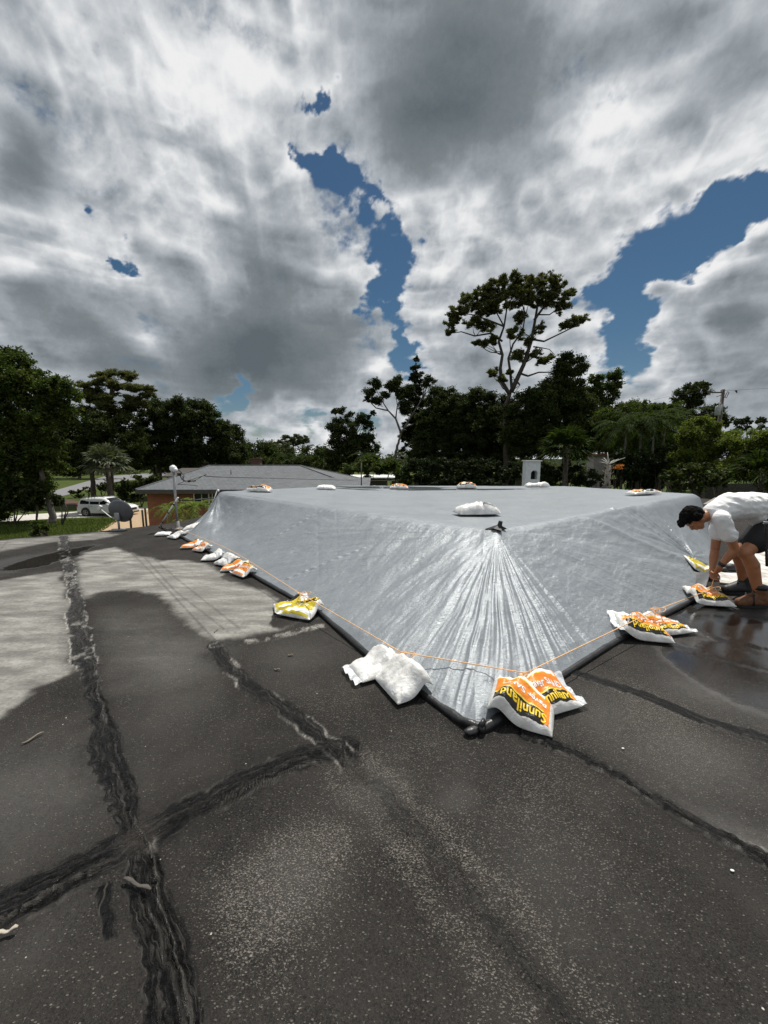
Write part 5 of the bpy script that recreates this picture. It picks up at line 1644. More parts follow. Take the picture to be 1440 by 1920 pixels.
def tree(name, label, D, trunk, blobs, mat, size=.17, dens=1.0, sub=1.0, bark=None, limbs=None, clump=.62, flat=.8, group=None, needles=False, branches=True, tw=.35, depth=.9, cat='tree', gap=0.0):
    """trunk: px polyline from the foot up; blobs: (px,py,rx,ry[,dD]) outlines of the crown; limbs: extra px polylines"""
    bark = bark or BARK
    k = D / FPX
    T = [np.array(at_D(x, y, D)) for x, y in trunk]
    T[0][2] = GROUND
    size = size * .78
    centres = []
    for bl in blobs:
        px, py, rx, ry = bl[:4]
        dD = bl[4] if len(bl) > 4 else 0.0
        c = np.array(at_D(px, py, D + dD))
        RX, RY = rx * k, ry * k
        cr = min(clump, RX * .75, max(RY, .3) * .9)
        area = RX * RY / (cr * cr)
        n = max(1, int(area * 4.0 * sub))
        d = rand_dirs(n); rad = VR.uniform(.15, 1, n) ** .5
        q = d * rad[:, None] * np.array([max(RX - cr * .30, .05), max(RX * depth - cr * .3, .05), max(RY - cr * .22, .05)])
        for p in q: centres.append((c + p, cr * VR.uniform(.5, 1.25)))
    leaves = []
    for c, r in centres:
        n = int(max(45, dens * 42 * (r / size) ** 2 * (.55 if needles else 1.0)))
        leaves.append(clump_pts(c, r, n, flat))
    C = np.concatenate(leaves)
    t = thing(name, label, cat, (T[0][0], T[0][1], GROUND), group=group)
    m = MB()
    n = len(T)
    rr = np.linspace(tw, tw * .45, n)
    # resample the trunk smoothly
    q = []
    for i in range(n - 1):
        for s in np.linspace(0, 1, 5, endpoint=(i == n - 2)): q.append(T[i] * (1 - s) + T[i + 1] * s)
    q = np.array(q)
    q[1:-1] += VR.normal(size=(len(q) - 2, 3)) * tw * .12
    m.tube(q, np.interp(np.linspace(0, 1, len(q)), [0, .06, 1], [tw * 1.35, tw, tw * .45]), 10)
    ends = [q[int(len(q) * .55)], q[int(len(q) * .75)], q[-1]]
    for L in (limbs or []):
        P = [np.array(at_D(x, y, D + dd)) for x, y, dd in [(*p, 0.0) if len(p) == 2 else p for p in L[0]]]
        r0 = L[1]
        P2 = []
        for i in range(len(P) - 1):
            for s in np.linspace(0, 1, 4, endpoint=(i == len(P) - 2)): P2.append(P[i] * (1 - s) + P[i + 1] * s)
        m.tube(P2, np.linspace(r0, r0 * .35, len(P2)), 7)
        ends += [P2[len(P2) // 2], P2[-1]]
    if branches:
        E = np.array(ends)
        pick = centres if len(centres) < 60 else [centres[i] for i in VR.choice(len(centres), 60, replace=False)]
        for c, r in pick:
            below = E[:, 2] < c[2] + .5
            dd = np.linalg.norm(E - c, axis=1) + np.where(below, 0, 5)
            e = E[int(np.argmin(dd))]
            Lb = np.linalg.norm(c - e)
            if Lb > .3: limb(m, e, c, min(.10, .025 + Lb * .012) * (tw / .3) ** .5, .018)
    m.build('trunk', bark, t)
    V, F = (needle_cloud(C, size) if needles else leaf_cloud(C, size))
    mk('crown', V, F, mat, t, smooth=False)
    return t
# --- left side
tree('broadleaf_tree', 'big light leafed tree at the left edge of the photo, nearest the lawn', 27, [(100, 985), (96, 955), (88, 920), (70, 860), (50, 790)],
     [(15, 690, 50, 38), (-20, 720, 50, 60), (55, 735, 60, 45), (100, 735, 38, 30), (110, 770, 32, 30), (60, 790, 75, 45), (0, 800, 60, 60), (40, 850, 70, 45), (85, 850, 40, 40), (20, 900, 55, 40), (70, 915, 34, 30), (-20, 930, 60, 50), (60, 945, 26, 16), (15, 662, 20, 14)],
     L_MID, .20, .85, bark=BARKG, clump=.55, tw=.22)
tree('round_pine', 'round crowned pine behind the white car', 40, [(208, 940), (207, 880), (205, 800), (208, 745), (212, 715)],
     [(212, 708, 44, 14), (170, 722, 26, 11), (258, 732, 32, 10), (186, 742, 32, 11), (232, 752, 40, 12), (160, 748, 22, 10), (205, 770, 40, 14), (255, 765, 24, 10), (168, 775, 26, 12), (275, 742, 17, 7), (215, 725, 30, 8)],
     L_PINE, .26, 1.1, needles=True, clump=.75, flat=.5, tw=.32, limbs=[([(206, 800), (185, 765), (165, 745)], .14), ([(207, 790), (235, 760), (265, 740)], .14), ([(207, 760), (215, 730), (240, 715)], .10), ([(207, 765), (190, 735), (180, 720)], .10)])
tree('broadleaf_tree', 'dense leafy tree filling the gap under the round pine', 38, [(175, 930), (172, 880), (170, 830)],
     [(150, 820, 44, 40), (190, 810, 44, 34), (235, 815, 38, 40), (130, 870, 40, 28), (215, 850, 46, 30), (165, 855, 40, 26), (110, 815, 30, 34)], L_OAK, .22, .9, tw=.25)
tree('oak_tree', 'dark oak right of the round pine with an uneven top', 46, [(300, 930), (298, 870), (300, 810)],
     [(298, 768, 26, 22), (330, 762, 28, 18), (285, 800, 30, 34), (318, 800, 40, 34), (350, 790, 26, 28), (300, 850, 55, 34), (345, 845, 34, 40), (262, 830, 30, 34)], L_DARK, .24, 1.0, tw=.4)
tree('oak_tree', 'dark oak above the ridge of the grey shingle roof', 48, [(380, 930), (378, 870), (374, 820)],
     [(372, 772, 28, 22), (355, 800, 30, 26), (392, 795, 30, 28), (380, 835, 50, 34), (415, 815, 26, 26), (425, 850, 34, 26), (350, 855, 34, 30)], L_DARK, .24, 1.0, tw=.4, bark=BARKG)
tree('oak_tree', 'smaller dark oak stepping down at the right end of the left tree line', 50, [(432, 930), (430, 870), (430, 830)],
     [(428, 806, 20, 14), (445, 815, 14, 12), (435, 838, 26, 20), (452, 850, 18, 16), (418, 860, 34, 20)], L_DARK, .24, 1.0, tw=.3)
tree('broadleaf_tree', 'distant hazy green tree at the far left beyond the street', 85, [(150, 905), (150, 880), (152, 865)], [(150, 858, 60, 18), (80, 862, 50, 14), (200, 860, 40, 16)], L_FAR, .5, .8, tw=.3, clump=1.6)
tree('broadleaf_tree', 'distant dark tree showing under the oaks over the street', 75, [(290, 905), (290, 880), (292, 865)], [(260, 868, 50, 18), (330, 868, 60, 20), (400, 872, 50, 16)], L_OAK, .45, .8, tw=.3, clump=1.4)
# --- far centre-left line
for (x, y, w, h, D, lab) in ((480, 838, 40, 22, 88, 'distant tree just right of the dark oaks'), (525, 834, 36, 16, 95, 'distant low tree over the middle of the grey roof'), (590, 846, 40, 20, 84, 'distant low tree over the right half of the grey roof')):
    tree('distant_tree', lab, D, [(x, 900), (x, 870), (x, 850)], [(x, y + 8, w, h * .8), (x - w * .5, y + 16, w * .5, h * .6), (x + w * .5, y + 14, w * .5, h * .7), (x, y + 26, w * 1.1, h * .8)], L_FAR if 'middle' in lab else L_OAK, .5, .8, clump=1.5, tw=.35, group=None)
tree('umbrella_pine', 'pale flat topped pine far beyond the grey roof', 100, [(550, 900), (549, 850), (550, 832)], [(549, 822, 28, 6), (530, 830, 16, 5), (570, 828, 14, 5), (552, 832, 20, 5)], L_FAR, .55, .8, needles=True, clump=1.3, flat=.5, tw=.3, bark=BARKG)
# --- centre
tree('dark_tree', 'dark tree with a leaning top left of the forked bare trunk', 50, [(662, 910), (660, 870), (655, 830)],
     [(636, 771, 15, 6), (655, 778, 10, 6), (648, 800, 32, 16), (676, 785, 18, 12), (690, 800, 14, 10), (628, 808, 16, 16), (660, 825, 40, 22), (640, 850, 34, 28), (680, 850, 34, 30), (690, 825, 16, 10), (700, 775, 6, 5)], L_DARK, .24, 1.0, tw=.25, clump=.55)
tree('forked_tree', 'leaning tree with pale bare limbs and sparse leaf tufts', 52, [(738, 910), (740, 860), (747, 830), (752, 812)],
     [(703, 722, 16, 9), (694, 738, 12, 8), (706, 752, 16, 7), (722, 742, 10, 7), (738, 725, 15, 12), (746, 712, 10, 8), (752, 742, 14, 14), (690, 752, 8, 5), (760, 765, 14, 14), (806, 712, 12, 9), (798, 720, 8, 6), (770, 735, 10, 12)], L_DARK, .22, 1.0, bark=BARKG, tw=.26, clump=.5, sub=1.3,
     limbs=[([(752, 812), (742, 785), (728, 770), (705, 765), (695, 755)], .16), ([(752, 812), (765, 790), (778, 770), (790, 750)], .14), ([(742, 785), (745, 760), (742, 735)], .10), ([(728, 770), (715, 750), (705, 730)], .09), ([(758, 802), (775, 795)], .08)])
tree('conifer', 'narrow pointed conifer with upturned branch tips', 57, [(780, 910), (780, 800), (780, 680)],
     [(780, 678, 5, 7), (780, 690, 10, 6), (781, 702, 13, 6), (780, 714, 15, 7), (782, 727, 20, 8), (779, 742, 22, 9), (783, 758, 24, 10), (778, 776, 26, 12), (784, 796, 30, 14), (778, 820, 34, 18), (786, 850, 40, 24)], L_DARK, .24, 1.15, tw=.25, clump=.5, needles=True, flat=.6)
tree('oak_tree', 'dark tree right of the pointed conifer', 49, [(835, 910), (833, 850), (830, 790)],
     [(845, 800, 60, 55), (800, 820, 30, 50), (815, 736, 14, 10), (822, 745, 22, 18), (845, 742, 20, 14), (820, 775, 30, 26), (855, 770, 30, 26), (835, 810, 44, 34), (820, 850, 50, 34), (870, 845, 40, 34), (790, 860, 30, 30)], L_DARK, .24, 1.0, tw=.35)
tree('oak_tree', 'dark tree left of the tall pine trunk', 47, [(895, 910), (895, 850), (893, 790)],
     [(905, 800, 60, 60), (945, 790, 30, 50), (885, 745, 24, 14), (905, 740, 22, 12), (880, 775, 32, 28), (918, 770, 26, 28), (900, 815, 46, 36), (930, 830, 36, 40), (905, 865, 60, 30)], L_DARK, .24, 1.0, tw=.35)
# the tall pine
tp_l = [([(958, 735), (982, 683), (997, 636), (1005, 590), (1010, 560)], .26), ([(1002, 600), (1020, 575), (1037, 551), (1045, 530)], .14), ([(956, 740), (940, 715), (938, 690), (942, 665), (935, 640), (945, 612), (950, 580)], .22),
        ([(960, 735), (957, 700), (953, 672), (962, 645), (980, 620), (985, 590)], .16), ([(942, 640), (920, 625), (890, 630), (865, 622), (845, 625)], .11), ([(945, 612), (915, 600), (885, 590), (855, 585)], .10),
        ([(997, 636), (1020, 640), (1045, 628), (1072, 615), (1090, 603)], .11), ([(975, 700), (990, 705), (1010, 698), (1030, 698), (1045, 705)], .12), ([(1000, 650), (1015, 652), (1030, 655), (1040, 665)], .07), ([(1005, 590), (1030, 590), (1052, 575), (1068, 552)], .08),
        ([(945, 612), (925, 575), (905, 555)], .08), ([(950, 580), (945, 550), (940, 530)], .07), ([(985, 590), (975, 555), (970, 530)], .07), ([(1010, 560), (1020, 535), (1030, 522)], .07), ([(985, 680), (1000, 670), (1020, 675), (1035, 680)], .07), ([(956, 735), (975, 722), (960, 745)], .05)]
tree('tall_pine', 'very tall pine with a wide open umbrella crown towering over everything', 42, [(952, 915), (950, 870), (950, 810), (948, 765), (956, 738)],
     [(905, 553, 22, 14), (930, 540, 22, 13), (955, 528, 24, 11), (985, 534, 22, 13), (1025, 528, 24, 12), (1045, 538, 18, 12), (1064, 552, 14, 8), (1070, 548, 6, 4), (880, 568, 22, 14), (858, 588, 20, 13), (848, 606, 15, 10), (842, 622, 10, 7), (905, 580, 28, 16), (935, 570, 28, 18),
      (965, 560, 28, 18), (1000, 562, 28, 18), (1035, 565, 24, 14), (1055, 580, 16, 10), (885, 605, 22, 10), (915, 610, 20, 9), (1075, 605, 18, 9), (1090, 600, 10, 7), (1058, 612, 12, 6), (900, 645, 14, 6), (925, 640, 16, 7), (965, 628, 20, 11), (985, 640, 14, 8), (975, 598, 16, 10),
      (975, 668, 20, 10), (1000, 665, 16, 9), (1020, 680, 14, 6), (1030, 672, 8, 5), (925, 700, 13, 6), (940, 712, 10, 6), (1010, 620, 12, 8), (955, 700, 8, 6)],
     L_PINE, .30, .50, needles=True, clump=.46, flat=.8, tw=.42, limbs=tp_l, sub=1.1, depth=1.0, bark=simple('pine_bark', (.055, .043, .034), .95, var=.4, scale=4, bump=.6, bscale=14, bdist=.04))
# --- right of the pine
tree('oak_tree', 'tall bushy tree right of the tall pine', 41, [(1062, 915), (1060, 850), (1060, 770)],
     [(1040, 780, 70, 60), (975, 800, 40, 60), (1090, 800, 40, 60), (1030, 720, 24, 14), (1068, 676, 22, 14), (1055, 690, 22, 16), (1085, 690, 16, 12), (1065, 715, 32, 24), (1045, 735, 34, 20), (1005, 735, 26, 12), (1015, 755, 34, 22), (1060, 755, 44, 30), (1085, 740, 20, 16), (1020, 790, 50, 34), (1080, 790, 44, 34), (990, 830, 40, 50), (1050, 830, 50, 30), (1095, 830, 40, 34)], L_OAK, .23, 1.0, tw=.35)
tree('loose_tree', 'loose leafed tree with sky showing through, left of the drooping palms', 45, [(1125, 915), (1124, 850), (1122, 770)],
     [(1118, 712, 16, 10), (1150, 706, 18, 9), (1135, 722, 26, 12), (1155, 722, 12, 9), (1110, 735, 22, 14), (1140, 745, 24, 14), (1120, 770, 34, 20), (1150, 775, 20, 18), (1125, 805, 44, 24)], L_MID, .22, .8, bark=BARKG, tw=.25, clump=.5)
tree('bushy_tree', 'broad rounded tree top with pale flowers behind the drooping palms', 38, [(1215, 915), (1214, 860), (1212, 800)],
     [(1160, 810, 50, 50), (1185, 762, 26, 12), (1215, 764, 34, 12), (1250, 768, 26, 10), (1180, 790, 40, 24), (1230, 790, 44, 24), (1265, 790, 22, 18), (1210, 830, 70, 34), (1160, 850, 40, 40), (1260, 850, 40, 40)], L_MID, .20, .95, tw=.3)
tree('windswept_tree', 'windswept dark tree left of the utility pole', 56, [(1296, 915), (1295, 850), (1292, 780)],
     [(1318, 720, 18, 5), (1300, 724, 24, 8), (1295, 738, 28, 10), (1280, 750, 20, 8), (1300, 755, 22, 10), (1290, 775, 18, 14), (1330, 775, 22, 14), (1355, 790, 24, 12), (1310, 790, 26, 14), (1345, 765, 8, 6)], L_DARK, .26, 1.0, tw=.3, clump=.6)
for (x, y, lab) in ((1384, 793, 'small far pine with cloud like tufts, left one of three at the right edge'), (1400, 791, 'small far pine with cloud like tufts, middle one of three at the right edge'), (1428, 790, 'small far pine with cloud like tufts, right one of three at the right edge')):
    tree('tufted_pine', lab, 75, [(x + 3, 900), (x + 2, 850), (x, y + 14)], [(x, y - 4, 8, 4), (x - 6, y + 2, 6, 3), (x + 7, y + 1, 6, 3), (x + 2, y + 10, 6, 3), (x - 4, y + 14, 5, 3)], L_DARK, .34, 1.0, bark=BARKG, tw=.2, clump=.6, group='small far pines at the right edge')
tree('light_green_tree', 'bright green feathery tree in front of the utility pole', 27, [(1320, 915), (1318, 880), (1315, 840)],
     [(1305, 795, 22, 12), (1330, 800, 24, 14), (1300, 820, 32, 20), (1345, 825, 40, 18), (1320, 850, 50, 24), (1380, 845, 34, 20), (1290, 860, 34, 24)], L_LIT, .17, 1.0, tw=.2, clump=.5, bark=BARKG)
tree('light_green_tree', 'bright green feathery tree above the worker at the right edge', 25, [(1430, 930), (1428, 890), (1425, 850)],
     [(1400, 825, 34, 16), (1440, 820, 34, 20), (1420, 850, 44, 22), (1460, 850, 40, 30), (1400, 875, 40, 18), (1370, 885, 40, 20), (1450, 890, 44, 24)], L_LIT, .17, 1.0, tw=.2, clump=.5, bark=BARKG)
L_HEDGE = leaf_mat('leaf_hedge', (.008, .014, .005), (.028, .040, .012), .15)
def shrub(name, label, D, blobs, mat, size=.15, dens=1.0, clump=.4, cat='shrub', group=None):
    k = D / FPX
    pts = []
    m = MB()
    base = at_D(blobs[0][0], 900, D)
    t = thing(name, label, cat, (base.x, D, GROUND), group=group)
    for px, py, rx, ry in blobs:
        c = np.array(at_D(px, py, D)); RX, RY = rx * k, ry * k
        cr = min(clump, RX * .8, RY * .9)
        n = max(2, int(RX * RY / cr / cr * 3.0))
        d = rand_dirs(n); rad = VR.uniform(.2, 1, n) ** .5
        q = c + d * rad[:, None] * np.array([RX - cr * .5, RX * .7, RY - cr * .5])
        for p in q:
            r = cr * VR.uniform(.6, 1.1)
            pts.append(clump_pts(p, r, int(max(30, dens * 40 * (r / size) ** 2)), .85))
        m = MB()
        for _ in range(3):
            m.tube([(c[0], D, GROUND), (c[0] + VR.normal() * .3, D, (GROUND + c[2]) / 2), tuple(c + VR.normal(size=3) * .25)], [.05, .035, .015], 5)
        m.build('stem', BARK, t)
    V, F = leaf_cloud(np.concatenate(pts), size)
    mk('leaves', V, F, mat, t, smooth=False)
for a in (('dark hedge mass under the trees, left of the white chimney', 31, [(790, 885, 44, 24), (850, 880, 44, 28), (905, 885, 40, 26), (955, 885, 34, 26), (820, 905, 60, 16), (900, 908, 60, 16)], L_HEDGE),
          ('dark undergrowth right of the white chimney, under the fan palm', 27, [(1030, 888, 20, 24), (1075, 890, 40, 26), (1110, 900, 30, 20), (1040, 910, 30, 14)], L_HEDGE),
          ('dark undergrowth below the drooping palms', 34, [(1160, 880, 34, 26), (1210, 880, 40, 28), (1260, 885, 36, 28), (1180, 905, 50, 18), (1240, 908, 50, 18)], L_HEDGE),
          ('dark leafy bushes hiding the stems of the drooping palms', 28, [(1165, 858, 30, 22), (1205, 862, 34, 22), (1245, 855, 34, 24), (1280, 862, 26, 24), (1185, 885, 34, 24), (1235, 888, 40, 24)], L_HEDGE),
          ('glossy green bush behind the orange bag on the right shoulder', 23, [(1262, 895, 26, 18), (1300, 880, 26, 20), (1320, 900, 34, 20), (1280, 915, 40, 14), (1350, 900, 26, 20)], L_OAK),
          ('mid green bushes behind the thin black vent pole', 36, [(690, 875, 34, 24), (730, 880, 34, 22), (660, 885, 24, 14), (760, 890, 26, 22)], L_MID),
          ('dark bushes at the foot of the distant trees', 60, [(520, 868, 60, 12), (590, 870, 60, 14), (640, 872, 30, 14), (470, 868, 40, 12)], L_OAK),
          ('dark shrub below the big left tree at the lawn', 26, [(20, 935, 44, 26), (60, 925, 24, 30), (110, 935, 12, 12)], L_DARK),
          ('small leafy sapling on the near lawn', 22, [(72, 988, 9, 10), (86, 984, 10, 10), (66, 998, 8, 6), (62, 980, 6, 5)], L_MID),
          ('low shrubs on the lawn behind the white car', 44, [(140, 922, 14, 6), (165, 918, 14, 7), (190, 912, 16, 9), (150, 930, 10, 4)], L_OAK),
          ('dark shrubs between the street and the brick house', 36, [(230, 915, 26, 16), (262, 910, 22, 20), (285, 905, 16, 20), (250, 935, 24, 10)], L_DARK)):
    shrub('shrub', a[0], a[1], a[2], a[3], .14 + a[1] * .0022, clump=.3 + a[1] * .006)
# --- a far wood closing the horizon
def far_wood():
    P = []
    for i in range(900):
        an = math.radians(VR.uniform(-60, 60)); d = VR.uniform(125, 150)
        h = 4.2 + 2.2 * math.sin(an * 9) + 1.6 * math.sin(an * 23 + 1) + VR.uniform(-1, 1)
        z = GROUND + VR.uniform(.0, 1) * h
        P.append(clump_pts((math.sin(an) * d, math.cos(an) * d, z), 2.3, 70, .8))
    V, F = leaf_cloud(np.concatenate(P), .9)
    tag(mk('distant_woods', V, F, L_FAR, smooth=False), 'far off belt of woods along the horizon', kind='stuff')
far_wood()
# --- palms
def frond(V, F, base, az, L, rise, droop, nleaf=26, lw=.035, ll=.55, keel=.55):
    """pinnate frond: arching midrib with leaflets both sides"""
    base = np.array(base, float)
    h = np.array([math.cos(az), math.sin(az), 0.0]); s = np.array([-math.sin(az), math.cos(az), 0.0])
    pts = []
    for t in np.linspace(0, 1, 14):
        pts.append(base + h * L * (t * .92) + np.array([0, 0, rise * L * t - droop * L * t * t]))
    pts = np.array(pts)
    def add(q):
        n0 = len(V); V.extend(q); F.append(tuple(range(n0, n0 + len(q))))
    for i in range(13):
        w = .03 * (1 - i / 14) + .008
        add([pts[i] - s * w, pts[i] + s * w, pts[i + 1] + s * w * .9, pts[i + 1] - s * w * .9])
    for j in range(nleaf):
        t = .12 + .88 * j / nleaf
        k = t * 13; i = min(int(k), 12); p = pts[i] + (pts[i + 1] - pts[i]) * (k - i)
        tn = pts[i + 1] - pts[i]; tn = tn / np.linalg.norm(tn)
        l = ll * L / 2.4 * (math.sin(math.pi * min(1, .18 + t * .80)) ** .6) * VR.uniform(.85, 1.1)
        for sg in (-1, 1):
            d = s * sg * .80 + tn * .55 + np.array([0, 0, keel * (.5 - .9 * t)]) + VR.normal(size=3) * .07
            d /= np.linalg.norm(d)
            tip = p + d * l + np.array([0, 0, -l * .35])
            mid = p + d * l * .5
            nrm = tn * lw * L / 2.4
            add([p, mid - nrm, tip, mid + nrm])
def feather_palm(label, D, foot_px, top_px, top_py, L, nf, mat=None, name='feather_palm', lean=0.0, tw=.09, group=None, nl=26, rise=(.5, 1.1), droop=(.7, 1.2), skirt=0, az0=None):
    top = np.array(at_D(top_px, top_py, D)); fx = at_D(foot_px, top_py, D).x
    t = thing(name, label, 'palm tree', (fx, D, GROUND), group=group)
    m = MB()
    q = [(fx, D, GROUND), (fx * .7 + top[0] * .3, D, GROUND + (top[2] - GROUND) * .4), (fx * .2 + top[0] * .8, D, GROUND + (top[2] - GROUND) * .8), tuple(top)]
    m.tube(q, [tw * 1.4, tw, tw * .9, tw * .7], 9)
    m.build('trunk', BARKG, t)
    V, F = [], []
    for i in range(nf):
        az = 2 * math.pi * (i * .381966) + VR.uniform(-.2, .2)
        u = i / nf
        frond(V, F, top + np.array([0, 0, .1]), az, L * VR.uniform(.85, 1.1), rise[1] - (rise[1] - rise[0]) * u, droop[0] + (droop[1] - droop[0]) * u + VR.uniform(0, .15), nl)
    mk('fronds', V, F, mat or L_PALM, t, smooth=False)
    return t
def fan_palm(label, D, px, py, R0, n=26, group=None, mat=None, up=.25, foot=None, tw=.17):
    top = np.array(at_D(px, py, D))
    t = thing('fan_palm', label, 'palm tree', (top[0], D, GROUND), group=group)
    m = MB(); m.tube([(top[0], D, GROUND), (top[0] + .05, D, (GROUND + top[2]) / 2), tuple(top)], [tw * 1.2, tw, tw * .9], 10)
    for i in range(26):   # old leaf bases
        z = GROUND + (top[2] - GROUND) * (.3 + .7 * i / 26); a = i * 2.4
        m.tube([(top[0] + tw * .8 * math.cos(a), D + tw * .8 * math.sin(a), z), (top[0] + tw * 1.9 * math.cos(a), D + tw * 1.9 * math.sin(a), z + .22)], [.045, .02], 4)
    m.build('trunk', BARK, t)
    V, F = [], []
    for i in range(n):
        az = 2 * math.pi * i * .381966; el = 1.25 - 1.75 * (i / n) + VR.uniform(-.12, .12) + up * .3
        d = np.array([math.cos(az) * math.cos(el), math.sin(az) * math.cos(el), math.sin(el)])
        ps = R0 * .48
        c = top + d * ps + np.array([0, 0, -.12 * ps])
        s = np.cross(d, [0, 0, 1.0]); s /= np.linalg.norm(s) + 1e-9
        up_ = np.cross(s, d)
        n0 = len(V); V += [top - s * .02, top + s * .02, c + s * .012, c - s * .012]; F.append((n0, n0 + 1, n0 + 2, n0 + 3))
        K = 22
        for j in range(K):
            a = (j / (K - 1) - .5) * 4.0
            dd = d * math.cos(a) + s * math.sin(a) + up_ * .25 * math.cos(a * 1.3) + VR.normal(size=3) * .05
            dd /= np.linalg.norm(dd)
            l = R0 * .62 * (1 - .22 * abs(a) / 2) * VR.uniform(.9, 1.1)
            side = np.cross(dd, up_); side /= np.linalg.norm(side) + 1e-9
            mid = c + dd * l * .55; tip = c + dd * l + np.array([0, 0, -.30 * l])
            n0 = len(V); V += [c, mid - side * .035 * R0, tip, mid + side * .035 * R0]; F.append((n0, n0 + 1, n0 + 2, n0 + 3))
    mk('fan_leaves', V, F, mat or L_PALM, t, smooth=False)
    return t
fan_palm('sabal fan palm with spiky leaves right of the white chimney', 26, 1062, 842, 2.0, 30)
fan_palm('fan palm at the right edge behind the worker', 21, 1430, 885, 1.6, 24, tw=.12)
fan_palm('silvery cabbage palm on the lawn under the round pine', 33, 200, 868, 2.1, 26, tw=.20, mat=leaf_mat('silver_palm', (.05, .06, .04), (.12, .135, .09), .2, .7, .1))
feather_palm('drooping feather palm left of three in the dark palm group', 30, 1172, 1175, 812, 2.9, 17, group='drooping palms right of the fan palm')
feather_palm('drooping feather palm middle of three in the dark palm group', 30, 1206, 1203, 800, 3.1, 18, group='drooping palms right of the fan palm')
feather_palm('drooping feather palm right of three in the dark palm group', 31, 1248, 1246, 803, 3.2, 18, group='drooping palms right of the fan palm')
feather_palm('slim feather palm behind the drooping group, tallest stem', 35, 1230, 1228, 790, 2.6, 14)
feather_palm('small distant coconut palm over the grey roof, left one', 62, 534, 534, 856, 2.8, 14, nl=14, rise=(.2, .9))
feather_palm('small distant coconut palm over the grey roof, right one', 60, 566, 564, 860, 2.8, 14, nl=14, rise=(.2, .9))
feather_palm('small feather palm behind the thin black vent pole', 38, 688, 687, 862, 2.0, 14, nl=16)
PAL2 = leaf_mat('leaf_areca', (.045, .07, .012), (.15, .19, .04), .3, .7, .1)
feather_palm('yellow green areca palm in front of the brick wall, beside the mast', 17.5, 372, 368, 958, 1.35, 18, mat=PAL2, tw=.05, nl=22)
feather_palm('yellow green areca palm spreading left of the conduit mast', 18.5, 322, 320, 962, 1.15, 12, mat=PAL2, tw=.05, nl=20)
feather_palm('low areca palm at the foot of the brick wall near the white bags', 16.5, 356, 352, 985, 1.0, 12, mat=PAL2, tw=.05, nl=18)
# bleached palm with pale dead ribs
def dead_palm():
    D = 24.0
    top = at_D(1141, 872, D)
    t = thing('bleached_palm', 'dead looking palm with a shaggy trunk and bleached white leaf ribs', 'palm tree', (top.x, D, GROUND))
    m = MB(); m.tube([(top.x, D, GROUND), (top.x, D, top.z)], [.2, .16], 10)
    for i in range(40):
        a = i * 2.4; z = GROUND + (top.z - GROUND) * (i / 40)
        m.tube([(top.x + .15 * math.cos(a), D + .15 * math.sin(a), z), (top.x + .34 * math.cos(a), D + .34 * math.sin(a), z + .2)], [.05, .015], 4)
    m.build('trunk', BARKG, t)
    m = MB()
    for (x, y) in ((1139, 848), (1128, 861), (1132, 858), (1124, 866), (1143, 860), (1152, 862), (1160, 860), (1172, 858), (1150, 866)):
        b = at_D(x, y, D + VR.uniform(-.4, .4)); mid = (Vector(top) + b) / 2 + Vector((0, 0, .05))
        m.tube([top, mid, b], [.032, .024, .010], 5)
    m.build('leaf_ribs', simple('bleached_rib', (.62, .60, .55), .7), t)
    pts = clump_pts((top.x + .7, D + .1, top.z - .15), .28, 120, .6)
    V, F = leaf_cloud(pts, .14); mk('orange_fruit', V, F, leaf_mat('orange_fruit', (.45, .14, .03), (.6, .25, .06), .1), t, smooth=False)
dead_palm()
# small agaves in the sandy bed
def agave(label, D, px, py, r, n=16):
    c = at_D(px, py, D); c = Vector((c.x, D, GROUND + .05))
    V, F = [], []
    for i in range(n):
        az = i * 2.4; el = .35 + 1.0 * (1 - i / n)
        d = np.array([math.cos(az) * math.cos(el), math.sin(az) * math.cos(el), math.sin(el)]); s = np.array([-math.sin(az), math.cos(az), 0]) * r * .09
        b = np.array(c); n0 = len(V)
        V += [b - s, b + s, b + d * r * .6 + s * .9, b + d * r, b + d * r * .6 - s * .9]; F.append((n0, n0 + 1, n0 + 2, n0 + 3, n0 + 4))
    tag(mk('agave', V, F, leaf_mat('agave_leaf_' + str(px), (.05, .07, .025), (.13, .16, .06), .15), smooth=False), label, 'plant')
agave('small spiky agave nearest the dish in the sandy bed', 15.5, 243, 985, .7)
agave('small spiky agave between the two garden posts', 17, 259, 985, .8)
agave('tall spiky yucca beside the brick corner', 18, 266, 975, 1.2, 20)
